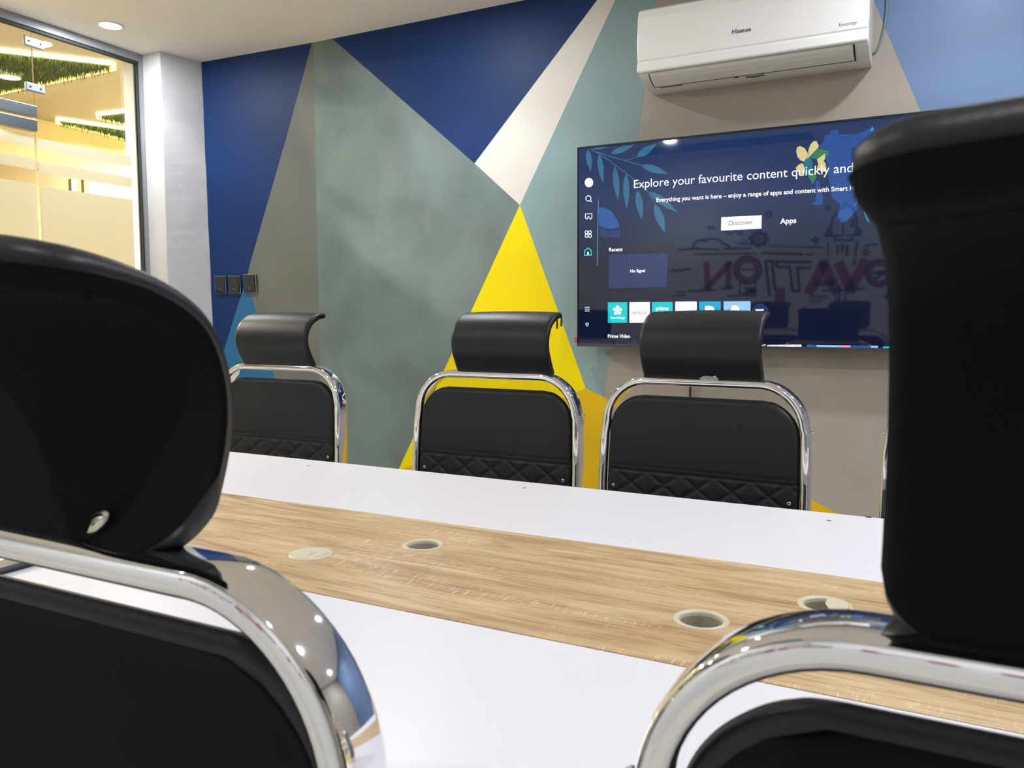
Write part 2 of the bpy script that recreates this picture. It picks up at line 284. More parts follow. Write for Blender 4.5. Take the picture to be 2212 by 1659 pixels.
# ---------------------------------------------------------------- television picture and mural outlines (metres)
TILES=[('cyan',[(-1.2148,0.1847),(-1.1298,0.1848),(-1.1292,0.1003),(-1.2144,0.0995)]),('white',[(-1.121,0.185),(-1.0333,0.1848),(-1.0325,0.1005),(-1.1204,0.0997)]),('cyan',[(-1.0248,0.1844),(-0.9388,0.1842),(-0.9378,0.1007),(-1.024,0.0999)]),('white',[(-0.9286,0.185),(-0.8413,0.1848),(-0.8401,0.1009),(-0.9276,0.1001)]),('cyan2',[(-0.8323,0.1847),(-0.747,0.1841),(-0.7456,0.1011),(-0.831,0.1003)]),('ltblue',[(-0.7362,0.1843),(-0.6333,0.1839),(-0.6317,0.1014),(-0.7347,0.1006)])]
SHAPES=[('leaf_graphic','leaf',1,[(-1.3069,0.8178),(-1.3124,0.8059),(-1.3145,0.7941),(-1.3144,0.7824),(-1.3124,0.7707),(-1.3088,0.7591),(-1.3041,0.7475),(-1.2985,0.736),(-1.2927,0.7245),(-1.2905,0.7363),(-1.2885,0.7482),(-1.2873,0.7599),(-1.2873,0.7717),(-1.2888,0.7833),(-1.2922,0.7949),(-1.2979,0.8064)]),('leaf_graphic','leaf',1,[(-1.2566,0.7942),(-1.2616,0.7788),(-1.2632,0.7635),(-1.2627,0.7482),(-1.2603,0.733),(-1.2563,0.7179),(-1.2511,0.7028),(-1.2452,0.6877),(-1.239,0.6727),(-1.2372,0.6881),(-1.2357,0.7034),(-1.235,0.7187),(-1.2354,0.734),(-1.2374,0.7491),(-1.2413,0.7642),(-1.2473,0.7793)]),('leaf_graphic','leaf',1,[(-1.1882,0.7379),(-1.1938,0.7205),(-1.1958,0.703),(-1.1956,0.6855),(-1.1933,0.6681),(-1.1894,0.6506),(-1.1843,0.6333),(-1.1784,0.6159),(-1.1722,0.5986),(-1.17,0.6161),(-1.1681,0.6337),(-1.167,0.6511),(-1.1672,0.6686),(-1.1689,0.686),(-1.1727,0.7033),(-1.1787,0.7206)]),('leaf_graphic','leaf',1,[(-1.1393,0.7058),(-1.1463,0.6881),(-1.1498,0.6701),(-1.151,0.652),(-1.1502,0.6337),(-1.1478,0.6154),(-1.1441,0.597),(-1.1397,0.5785),(-1.135,0.5601),(-1.1314,0.5782),(-1.128,0.5962),(-1.1255,0.6143),(-1.1242,0.6324),(-1.1245,0.6506),(-1.1268,0.6688),(-1.1313,0.6872)]),('leaf_graphic','leaf',1,[(-1.0907,0.6368),(-1.0963,0.6208),(-1.0981,0.6051),(-1.0975,0.5896),(-1.0946,0.5743),(-1.0899,0.5591),(-1.0839,0.544),(-1.0771,0.529),(-1.0699,0.5141),(-1.0679,0.5298),(-1.0663,0.5455),(-1.0655,0.5611),(-1.0661,0.5766),(-1.0684,0.5919),(-1.0729,0.6071),(-1.0799,0.6221)]),('leaf_graphic','leaf',1,[(-1.0166,0.576),(-1.0206,0.5589),(-1.0202,0.5429),(-1.017,0.5276),(-1.0113,0.5131),(-1.0036,0.4992),(-0.9943,0.4857),(-0.9841,0.4725),(-0.9735,0.4595),(-0.9737,0.4755),(-0.9743,0.4914),(-0.9758,0.507),(-0.9789,0.5222),(-0.9839,0.5369),(-0.9915,0.5508),(-1.0019,0.564)]),('leaf_graphic','leaf',1,[(-1.0415,0.6271),(-1.0316,0.6094),(-1.0194,0.5946),(-1.0057,0.5818),(-0.9908,0.5707),(-0.9748,0.5609),(-0.958,0.5523),(-0.9408,0.5443),(-0.9235,0.5366),(-0.9353,0.5512),(-0.9474,0.5657),(-0.96,0.5795),(-0.9734,0.5923),(-0.988,0.6039),(-1.0039,0.6138),(-1.0215,0.6219)]),('leaf_graphic','leaf',1,[(-1.0751,0.733),(-1.0635,0.72),(-1.0508,0.7106),(-1.0373,0.7034),(-1.0232,0.6983),(-1.0086,0.6949),(-0.9937,0.6926),(-0.9785,0.6912),(-0.9634,0.6901),(-0.9758,0.6996),(-0.9883,0.7088),(-1.0011,0.7173),(-1.0144,0.7245),(-1.0283,0.7302),(-1.0429,0.7338),(-1.0584,0.7352)]),('leaf_graphic','leaf',1,[(-1.0951,0.7672),(-1.0796,0.7655),(-1.0664,0.7672),(-1.0548,0.771),(-1.0444,0.7768),(-1.0351,0.7842),(-1.0267,0.7927),(-1.0187,0.8019),(-1.011,0.8114),(-1.024,0.81),(-1.0369,0.8083),(-1.0494,0.8058),(-1.0611,0.8021),(-1.0718,0.7968),(-1.0813,0.7895),(-1.0893,0.7801)]),('leaf_graphic','leaf',1,[(-1.2054,0.7896),(-1.1902,0.7865),(-1.1762,0.7865),(-1.163,0.7883),(-1.1506,0.7918),(-1.1387,0.7967),(-1.1273,0.8026),(-1.1163,0.8091),(-1.1053,0.8159),(-1.1191,0.8162),(-1.1328,0.8162),(-1.1463,0.8155),(-1.1594,0.8138),(-1.1721,0.8107),(-1.1841,0.806),(-1.1953,0.7993)]),('leaf_graphic','leaf',1,[(-1.2878,0.8176),(-1.278,0.8148),(-1.2684,0.8133),(-1.2588,0.8126),(-1.2494,0.8126),(-1.24,0.8132),(-1.2308,0.8141),(-1.2215,0.8154),(-1.2123,0.8168),(-1.2218,0.8184),(-1.2313,0.8198),(-1.2409,0.821),(-1.2503,0.8218),(-1.2598,0.822),(-1.2692,0.8215),(-1.2785,0.8202)]),('circle_graphic','blue2',1,[(-1.2565,0.577),(-1.2386,0.5753),(-1.218,0.5683),(-1.1974,0.5528),(-1.1803,0.5296),(-1.17,0.5101),(-1.1655,0.494),(-1.1834,0.488),(-1.2039,0.4864),(-1.2279,0.4902),(-1.2452,0.4965),(-1.2563,0.5067)]),('circle_graphic','blue3',1,[(-1.2556,0.5002),(-1.2451,0.4911),(-1.2279,0.4838),(-1.2038,0.4807),(-1.1834,0.4822),(-1.1648,0.4892),(-1.1607,0.4748),(-1.1622,0.4463),(-1.2554,0.4569)]),('sidebar_icon|1','white',2,[(-1.2818,0.6797),(-1.2825,0.6748),(-1.2843,0.6704),(-1.2873,0.6666),(-1.2912,0.6639),(-1.2957,0.6623),(-1.3006,0.662),(-1.3055,0.663),(-1.31,0.6653),(-1.314,0.6686),(-1.317,0.6728),(-1.3189,0.6776),(-1.3195,0.6826),(-1.3189,0.6875),(-1.317,0.692),(-1.314,0.6957),(-1.3101,0.6985),(-1.3056,0.7),(-1.3007,0.7003),(-1.2958,0.6993),(-1.2913,0.697),(-1.2874,0.6937),(-1.2844,0.6895),(-1.2825,0.6847)]),('home_icon','white',2,[(-1.3081,0.3847),(-1.3081,0.3957),(-1.3006,0.3954),(-1.3006,0.3848)]),('sidebar_icon|6','ltcyan',2,[(-1.3153,0.0987),(-1.3074,0.1009),(-1.2995,0.0993),(-1.3002,0.0898),(-1.3074,0.0828),(-1.3142,0.0891)]),('sidebar_icon|6','navy',3,[(-1.3095,0.0961),(-1.3053,0.0961),(-1.3053,0.0882),(-1.3094,0.0882)]),('no_signal_card','card',1,[(-1.2107,0.3812),(-0.9612,0.3783),(-0.9627,0.2429),(-1.2117,0.2426)]),('no_signal_card','star',2,[(-1.1184,0.3694),(-1.1191,0.3684),(-1.1204,0.3684),(-1.121,0.3695),(-1.1204,0.3705),(-1.1191,0.3705)]),('no_signal_card','star',2,[(-1.0705,0.3529),(-1.0711,0.3518),(-1.0724,0.3519),(-1.073,0.3529),(-1.0724,0.354),(-1.0711,0.3539)]),('no_signal_card','star',2,[(-1.0031,0.3489),(-1.0038,0.3478),(-1.005,0.3479),(-1.0057,0.3489),(-1.005,0.35),(-1.0038,0.3499)]),('no_signal_card','star',2,[(-1.0128,0.3726),(-1.0134,0.3716),(-1.0147,0.3717),(-1.0153,0.3727),(-1.0147,0.3738),(-1.0134,0.3737)]),('no_signal_card','star',2,[(-0.9809,0.3685),(-0.9815,0.3675),(-0.9827,0.3675),(-0.9834,0.3686),(-0.9828,0.3696),(-0.9815,0.3696)]),('no_signal_card','star',2,[(-1.168,0.3376),(-1.1687,0.3365),(-1.17,0.3366),(-1.1706,0.3377),(-1.17,0.3387),(-1.1687,0.3387)]),('no_signal_card','star',2,[(-1.0358,0.3124),(-1.0364,0.3114),(-1.0377,0.3114),(-1.0384,0.3125),(-1.0377,0.3135),(-1.0365,0.3135)]),('no_signal_card','star',2,[(-0.97,0.3076),(-0.9706,0.3066),(-0.9718,0.3066),(-0.9724,0.3077),(-0.9718,0.3087),(-0.9706,0.3087)]),('no_signal_card','star',2,[(-1.012,0.2903),(-1.0126,0.2893),(-1.0138,0.2893),(-1.0145,0.2904),(-1.0139,0.2914),(-1.0126,0.2914)]),('no_signal_card','star',2,[(-1.185,0.2651),(-1.1857,0.2641),(-1.187,0.2641),(-1.1877,0.2652),(-1.187,0.2662),(-1.1857,0.2662)]),('no_signal_card','star',2,[(-1.1496,0.2755),(-1.1503,0.2745),(-1.1516,0.2745),(-1.1522,0.2756),(-1.1516,0.2766),(-1.1503,0.2766)]),('no_signal_card','star',2,[(-1.1495,0.2607),(-1.1502,0.2597),(-1.1515,0.2597),(-1.1521,0.2608),(-1.1515,0.2618),(-1.1502,0.2618)]),('no_signal_card','star',2,[(-1.0648,0.2505),(-1.0654,0.2495),(-1.0667,0.2495),(-1.0674,0.2505),(-1.0667,0.2516),(-1.0655,0.2516)]),('no_signal_card','star',2,[(-1.1411,0.3607),(-1.1417,0.3596),(-1.143,0.3597),(-1.1437,0.3608),(-1.143,0.3618),(-1.1417,0.3618)]),('discover_button','white',1,[(-0.7503,0.5082),(-0.5984,0.5069),(-0.5982,0.4567),(-0.7509,0.4572)]),('T0','white',2,[(-1.1656,0.151),(-1.1667,0.1477),(-1.1696,0.1457),(-1.1733,0.1457),(-1.1763,0.1477),(-1.1774,0.151),(-1.1763,0.1543),(-1.1734,0.1564),(-1.1697,0.1563),(-1.1667,0.1543)]),('T0','white',2,[(-1.1643,0.1647),(-1.1653,0.1612),(-1.1679,0.1588),(-1.1715,0.1579),(-1.1752,0.1588),(-1.1778,0.1613),(-1.1788,0.1647),(-1.1779,0.1682),(-1.1752,0.1707),(-1.1716,0.1715),(-1.168,0.1706),(-1.1653,0.1681)]),('T0','white',2,[(-1.1512,0.1551),(-1.1521,0.1517),(-1.1547,0.1492),(-1.1583,0.1483),(-1.162,0.1493),(-1.1646,0.1518),(-1.1656,0.1552),(-1.1647,0.1586),(-1.162,0.1611),(-1.1584,0.162),(-1.1548,0.1611),(-1.1521,0.1586)]),('T0','white',2,[(-1.1561,0.1399),(-1.157,0.1365),(-1.1596,0.134),(-1.1633,0.1331),(-1.1669,0.134),(-1.1696,0.1365),(-1.1705,0.1399),(-1.1696,0.1434),(-1.167,0.1458),(-1.1633,0.1467),(-1.1597,0.1458),(-1.1571,0.1433)]),('T0','white',2,[(-1.1723,0.1399),(-1.1733,0.1365),(-1.1759,0.134),(-1.1795,0.1331),(-1.1832,0.134),(-1.1859,0.1366),(-1.1869,0.14),(-1.1859,0.1434),(-1.1833,0.1459),(-1.1796,0.1468),(-1.176,0.1459),(-1.1733,0.1434)]),('T0','white',2,[(-1.1774,0.1553),(-1.1784,0.1519),(-1.181,0.1494),(-1.1847,0.1485),(-1.1883,0.1494),(-1.191,0.1519),(-1.192,0.1554),(-1.191,0.1588),(-1.1884,0.1613),(-1.1848,0.1622),(-1.1811,0.1612),(-1.1784,0.1587)]),('T3','red',2,[(-0.9183,0.1468),(-0.8999,0.1476),(-0.8998,0.1362),(-0.9182,0.1357)]),('T3','white',3,[(-0.9112,0.1447),(-0.906,0.1419),(-0.9111,0.139)]),('T4','white',2,[(-0.8081,0.1661),(-0.7903,0.1678),(-0.7754,0.1624),(-0.7699,0.1491),(-0.772,0.1314),(-0.7896,0.1241),(-0.8074,0.1241)]),('T4','cyan2',3,[(-0.79,0.1513),(-0.7817,0.1491),(-0.7804,0.1388),(-0.7898,0.1359)]),('T5','white',2,[(-0.6742,0.1486),(-0.675,0.1425),(-0.6774,0.137),(-0.6813,0.1327),(-0.6862,0.1299),(-0.6917,0.1289),(-0.6972,0.1299),(-0.7023,0.1327),(-0.7063,0.1371),(-0.709,0.1427),(-0.71,0.1488),(-0.7092,0.1549),(-0.7068,0.1604),(-0.7029,0.1648),(-0.6979,0.1676),(-0.6924,0.1685),(-0.6869,0.1675),(-0.6819,0.1646),(-0.6778,0.1602),(-0.6752,0.1547)]),('more_button','blue3',1,[(-0.5661,0.1453),(-0.5669,0.1379),(-0.5698,0.131),(-0.5744,0.1251),(-0.5806,0.1205),(-0.5878,0.1176),(-0.5956,0.1167),(-0.6035,0.1177),(-0.6109,0.1205),(-0.6173,0.1251),(-0.6222,0.1311),(-0.6254,0.1381),(-0.6266,0.1455),(-0.6257,0.153),(-0.6228,0.1599),(-0.6181,0.1658),(-0.6119,0.1703),(-0.6046,0.1731),(-0.5968,0.1741),(-0.589,0.173),(-0.5816,0.1701),(-0.5753,0.1655),(-0.5704,0.1596),(-0.5672,0.1527)]),('more_button','white',2,[(-0.6141,0.1532),(-0.5832,0.1533),(-0.5831,0.1476),(-0.614,0.1475)]),('thumbnail|1','white',1,[(-0.5663,0.0171),(-0.4431,0.02),(-0.4429,0.0093),(-0.5689,0.0084)]),('thumbnail|2','white',1,[(-0.5943,0.0149),(-0.5748,0.019),(-0.5719,0.0161),(-0.5886,0.0121)]),('thumbnail|11','blue2',1,[(-1.1773,0.0176),(-1.172,0.0195),(-1.1707,0.0177),(-1.1753,0.0151)]),('thumbnail|12','blue2',1,[(-1.1734,0.0164),(-1.1681,0.0183),(-1.1667,0.0165),(-1.1714,0.0139)]),('thumbnail|13','blue2',1,[(-1.1246,0.0142),(-1.1194,0.0162),(-1.1181,0.0143),(-1.1227,0.0118)]),('thumbnail|14','blue2',1,[(-1.1116,0.0185),(-1.1064,0.0204),(-1.1051,0.0186),(-1.1097,0.016)]),('thumbnail|15','blue2',1,[(-1.1019,0.0208),(-1.0967,0.0227),(-1.0954,0.0209),(-1.0999,0.0183)]),('thumbnail|16','blue2',1,[(-1.0986,0.0162),(-1.0934,0.0181),(-1.0921,0.0162),(-1.0966,0.0137)]),('thumbnail|17','blue2',1,[(-1.0938,0.0209),(-1.0886,0.0228),(-1.0873,0.021),(-1.0918,0.0184)]),('thumbnail|3','blue2',1,[(-0.4243,0.0197),(-0.3898,0.0196),(-0.3894,0.0067),(-0.424,0.0068)]),('thumbnail|3','ltblue',1,[(-0.3898,0.0196),(-0.301,0.0194),(-0.3006,0.0066),(-0.3894,0.0067)]),('thumbnail|3','pink',1,[(-0.301,0.0194),(-0.2728,0.0194),(-0.2724,0.0065),(-0.3006,0.0066)]),('thumbnail|3','blue2',1,[(-0.2728,0.0194),(-0.2045,0.0192),(-0.2041,0.0064),(-0.2724,0.0065)]),('thumbnail|3','ltblue',1,[(-0.2045,0.0192),(-0.1809,0.0192),(-0.1804,0.0064),(-0.2041,0.0064)]),('thumbnail|4','cyan',1,[(-0.1647,0.0175),(-0.1315,0.0175),(-0.1311,0.0051),(-0.1643,0.0051)]),('figure_graphic','blue1',1,[(-0.3642,0.7947),(-0.3352,0.7958),(-0.3366,0.7789),(-0.2752,0.7737),(-0.2271,0.7899),(-0.2116,0.7802),(-0.264,0.7421),(-0.2892,0.7226),(-0.2895,0.5989),(-0.2549,0.5275),(-0.2722,0.4981),(-0.3,0.4663),(-0.3184,0.4659),(-0.3282,0.4846),(-0.3224,0.5318),(-0.3501,0.5531),(-0.3626,0.621),(-0.374,0.6944),(-0.4007,0.7414),(-0.3825,0.7619),(-0.3816,0.7798),(-0.3617,0.7814)]),('figure_graphic','blue1',1,[(-0.4096,0.6205),(-0.3974,0.6181),(-0.3824,0.5609),(-0.3817,0.5341),(-0.3978,0.5309),(-0.4237,0.5382),(-0.4076,0.5457),(-0.4058,0.5794)]),('figure_graphic','blue2',2,[(-0.2814,0.4923),(-0.2821,0.4874),(-0.2843,0.483),(-0.288,0.4793),(-0.293,0.4765),(-0.2987,0.475),(-0.305,0.4747),(-0.3113,0.4757),(-0.3172,0.4779),(-0.3223,0.4812),(-0.3263,0.4854),(-0.3289,0.4901),(-0.3299,0.4951),(-0.3292,0.5),(-0.3269,0.5044),(-0.3231,0.5081),(-0.3181,0.5108),(-0.3123,0.5124),(-0.3061,0.5126),(-0.2998,0.5116),(-0.2939,0.5094),(-0.2888,0.506),(-0.2849,0.5019),(-0.2823,0.4972)]),('figure_graphic','teal',2,[(-0.2437,0.5006),(-0.2379,0.4961),(-0.2241,0.4636),(-0.2231,0.458),(-0.2325,0.4709)]),('figure_graphic','teal',2,[(-0.2306,0.7808),(-0.2247,0.7951),(-0.2181,0.7863),(-0.2242,0.7788)]),('flower_graphic','yell',2,[(-0.4509,0.6922),(-0.4647,0.6996),(-0.4747,0.7132),(-0.4793,0.7319),(-0.4774,0.7464),(-0.466,0.7499),(-0.4507,0.742),(-0.4403,0.7255),(-0.4364,0.714)]),('flower_graphic','yell',2,[(-0.4364,0.7134),(-0.4369,0.7331),(-0.4301,0.7526),(-0.4187,0.7632),(-0.4093,0.7623),(-0.4016,0.7471),(-0.4027,0.7383),(-0.4428,0.6991)]),('flower_graphic','green',2,[(-0.4027,0.7366),(-0.3869,0.7284),(-0.3681,0.725),(-0.3652,0.7159),(-0.3741,0.6986),(-0.3786,0.7171),(-0.4062,0.6973),(-0.4266,0.7033)]),('flower_graphic','tealg',2,[(-0.4032,0.7361),(-0.4266,0.7033),(-0.4207,0.6845),(-0.4213,0.6537),(-0.4417,0.6554),(-0.4548,0.6846),(-0.4481,0.6925)]),('flower_graphic','green',2,[(-0.4417,0.6554),(-0.4213,0.6537),(-0.4054,0.6342),(-0.4188,0.6085),(-0.4345,0.6379)]),('flower_graphic','yell',2,[(-0.3794,0.7158),(-0.378,0.6953),(-0.3837,0.6897),(-0.3763,0.6807),(-0.3724,0.6553),(-0.3848,0.6493),(-0.4061,0.6609),(-0.4012,0.6801),(-0.4062,0.6967)]),('flower_graphic','yell',2,[(-0.4568,0.6882),(-0.4461,0.667),(-0.4484,0.6503),(-0.4634,0.6472),(-0.4762,0.6638),(-0.48,0.6726),(-0.4698,0.6831)])]
LINES=[('leaf_graphic','leaf',0.0035,[(-1.293,0.8181),(-1.2223,0.7707),(-1.1477,0.7143),(-1.1076,0.68),(-1.0447,0.6242),(-1.015,0.5759)]),('leaf_graphic','leaf',0.0035,[(-1.2636,0.8027),(-1.202,0.7767),(-1.148,0.7579),(-1.0718,0.7312)]),('leaf_graphic','leaf',0.0025,[(-1.148,0.7579),(-1.1148,0.7612),(-1.0951,0.7672)]),('leaf_graphic','leaf',0.0022,[(-1.1883,0.7473),(-1.1882,0.7348)]),('sidebar_icon|2','white',0.0032,[(-1.2917,0.616),(-1.2921,0.6132),(-1.2932,0.6107),(-1.295,0.6085),(-1.2973,0.6069),(-1.3,0.606),(-1.3029,0.6058),(-1.3058,0.6064),(-1.3085,0.6077),(-1.3108,0.6096),(-1.3126,0.6119),(-1.3137,0.6146),(-1.3141,0.6175),(-1.3138,0.6203),(-1.3126,0.6228),(-1.3109,0.625),(-1.3085,0.6266),(-1.3058,0.6275),(-1.3029,0.6276),(-1.3,0.6271),(-1.2973,0.6258),(-1.295,0.6239),(-1.2932,0.6215),(-1.2921,0.6188),(-1.2917,0.616)]),('sidebar_icon|2','white',0.0032,[(-1.2959,0.6092),(-1.2879,0.6013)]),('sidebar_icon|3','white',0.003,[(-1.3097,0.5337),(-1.3168,0.5373),(-1.3161,0.5533),(-1.287,0.5532),(-1.2877,0.534),(-1.2933,0.5327)]),('sidebar_icon|3','white',0.003,[(-1.3097,0.5304),(-1.3024,0.5429)]),('sidebar_icon|3','white',0.003,[(-1.2939,0.5296),(-1.3024,0.5429)]),('sidebar_icon|4','white',0.003,[(-1.3043,0.4773),(-1.3052,0.4741),(-1.3077,0.4718),(-1.311,0.4711),(-1.3143,0.4722),(-1.3168,0.4746),(-1.3177,0.4779),(-1.3168,0.4811),(-1.3144,0.4834),(-1.311,0.4841),(-1.3077,0.483),(-1.3052,0.4805),(-1.3043,0.4773)]),('sidebar_icon|4','white',0.003,[(-1.2889,0.4765),(-1.2898,0.4734),(-1.2922,0.4711),(-1.2955,0.4704),(-1.2989,0.4714),(-1.3013,0.4739),(-1.3022,0.4772),(-1.3013,0.4804),(-1.2989,0.4826),(-1.2956,0.4833),(-1.2922,0.4823),(-1.2898,0.4798),(-1.2889,0.4765)]),('sidebar_icon|4','white',0.003,[(-1.3043,0.4624),(-1.3052,0.4592),(-1.3076,0.457),(-1.311,0.4563),(-1.3143,0.4573),(-1.3168,0.4598),(-1.3177,0.463),(-1.3168,0.4662),(-1.3143,0.4685),(-1.311,0.4692),(-1.3076,0.4682),(-1.3052,0.4657),(-1.3043,0.4624)]),('sidebar_icon|4','white',0.003,[(-1.2889,0.4617),(-1.2897,0.4585),(-1.2922,0.4563),(-1.2955,0.4556),(-1.2988,0.4566),(-1.3013,0.4591),(-1.3022,0.4623),(-1.3013,0.4655),(-1.2989,0.4678),(-1.2955,0.4685),(-1.2922,0.4674),(-1.2898,0.465),(-1.2889,0.4617)]),('home_icon','cyan',0.0045,[(-1.32,0.382),(-1.319,0.4024),(-1.3041,0.4127),(-1.2895,0.4012),(-1.2894,0.3825),(-1.32,0.382)]),('sidebar_icon|5','white',0.0025,[(-1.3171,0.165),(-1.2966,0.1655)]),('sidebar_icon|5','white',0.0025,[(-1.3171,0.1568),(-1.2966,0.1573)]),('sidebar_icon|5','white',0.0025,[(-1.3171,0.1489),(-1.2966,0.1494)]),('divider_line','ltcyan',0.0014,[(-1.2587,0.6074),(-1.2619,0.4219),(-1.263,0.3379)]),('T0','white',0.0035,[(-1.1715,0.151),(-1.1716,0.1635)]),('T0','white',0.0035,[(-1.1715,0.151),(-1.159,0.1548)]),('T0','white',0.0035,[(-1.1715,0.151),(-1.1637,0.1409)]),('T0','white',0.0035,[(-1.1715,0.151),(-1.1792,0.141)]),('T0','white',0.0035,[(-1.1715,0.151),(-1.1841,0.1549)]),('T5','grey',0.002,[(-0.6962,0.1415),(-0.7,0.1416),(-0.7037,0.1419),(-0.7071,0.1425),(-0.7102,0.1432),(-0.7129,0.1441),(-0.7151,0.1452),(-0.7167,0.1463),(-0.7177,0.1476),(-0.7181,0.1488),(-0.7178,0.1501),(-0.7168,0.1513),(-0.7152,0.1525),(-0.7131,0.1535),(-0.7104,0.1544),(-0.7073,0.1551),(-0.7039,0.1556)]),('figure_graphic','ltcyan',0.0012,[(-0.275,0.5226),(-0.2685,0.5325),(-0.2652,0.5447)])]
TEXTS=[('Explore your favourite content quickly and easily', 'Explore your favourite content quickly', (-1.1047, 0.644), (-0.3619, 0.6419), 'white', 'heading_text', 0), ('Everything you want is here – enjoy a range of apps and content with Smart Hub', 'Everything you want is here – enjoy a range of apps and content with Smart', (-1.0102, 0.5827), (-0.2985, 0.5779), 'white', 'subheading_text', 0.02), ('Discover', 'Discover', (-0.7216, 0.4751), (-0.6305, 0.4759), 'dark', 'D', 0), ('Apps', 'Apps', (-0.5305, 0.4715), (-0.4729, 0.4716), 'white', 'menu_text', 0.025), ('Recent', 'Recent', (-1.2101, 0.3945), (-1.1523, 0.3939), 'white', 'section_text|1', 0.025), ('No Signal', 'No Signal', (-1.118, 0.3058), (-1.0545, 0.306), 'white', 'N', 0.03), ('Prime Video', 'Prime Video', (-1.2141, 0.0376), (-1.1157, 0.0386), 'white', 'section_text|2', 0.025), ('SmartThings', 'SmartThings', (-1.2021, 0.1164), (-1.1401, 0.1168), 'white', 'T0', 0.02), ('NETFLIX', 'NETFLIX', (-1.1099, 0.1341), (-1.0456, 0.1351), 'red', 'T1', 0), ('prime', 'prime', (-1.0077, 0.1511), (-0.9554, 0.1512), 'white', 'T2', 0.03), ('video', 'video', (-1.0053, 0.132), (-0.9568, 0.1322), 'white', 'T2', 0.03), ('YouTube', 'YouTube', (-0.8952, 0.1368), (-0.8572, 0.137), 'dark', 'T3', 0), ('SEASON PREMIERE', 'SEASON PREMIERE', (-0.5647, 0.007), (-0.4523, 0.008), 'dark', 'TH', 0)]
RINGS=[([(-1.391,0.319),(-1.395,0.287),(-1.406,0.257),(-1.425,0.232),(-1.45,0.213),(-1.479,0.201),(-1.511,0.198),(-1.543,0.202),(-1.573,0.216),(-1.599,0.236),(-1.619,0.262),(-1.632,0.293),(-1.636,0.325),(-1.633,0.357),(-1.621,0.387),(-1.601,0.412),(-1.576,0.431),(-1.547,0.443),(-1.515,0.446),(-1.483,0.44),(-1.454,0.427),(-1.428,0.407),(-1.408,0.381),(-1.396,0.35)],[(-1.442,0.32),(-1.444,0.301),(-1.451,0.284),(-1.462,0.27),(-1.476,0.259),(-1.493,0.252),(-1.512,0.25),(-1.53,0.253),(-1.547,0.26),(-1.562,0.272),(-1.574,0.288),(-1.581,0.305),(-1.584,0.324),(-1.582,0.342),(-1.575,0.36),(-1.564,0.374),(-1.549,0.385),(-1.532,0.392),(-1.514,0.394),(-1.496,0.39),(-1.478,0.383),(-1.464,0.371),(-1.452,0.356),(-1.445,0.338)]),([(-0.329,0.262),(-0.331,0.233),(-0.341,0.206),(-0.357,0.183),(-0.378,0.165),(-0.402,0.154),(-0.429,0.151),(-0.457,0.155),(-0.483,0.167),(-0.505,0.186),(-0.523,0.21),(-0.534,0.238),(-0.539,0.267),(-0.536,0.297),(-0.526,0.324),(-0.51,0.348),(-0.489,0.365),(-0.464,0.376),(-0.437,0.379),(-0.409,0.374),(-0.384,0.362),(-0.362,0.343),(-0.344,0.319),(-0.333,0.292)],[(-0.369,0.263),(-0.37,0.245),(-0.376,0.228),(-0.386,0.214),(-0.399,0.203),(-0.414,0.197),(-0.431,0.195),(-0.448,0.197),(-0.463,0.205),(-0.477,0.216),(-0.488,0.231),(-0.495,0.248),(-0.498,0.266),(-0.496,0.285),(-0.49,0.301),(-0.48,0.316),(-0.467,0.326),(-0.452,0.333),(-0.435,0.335),(-0.418,0.332),(-0.403,0.325),(-0.389,0.313),(-0.378,0.298),(-0.371,0.281)])]
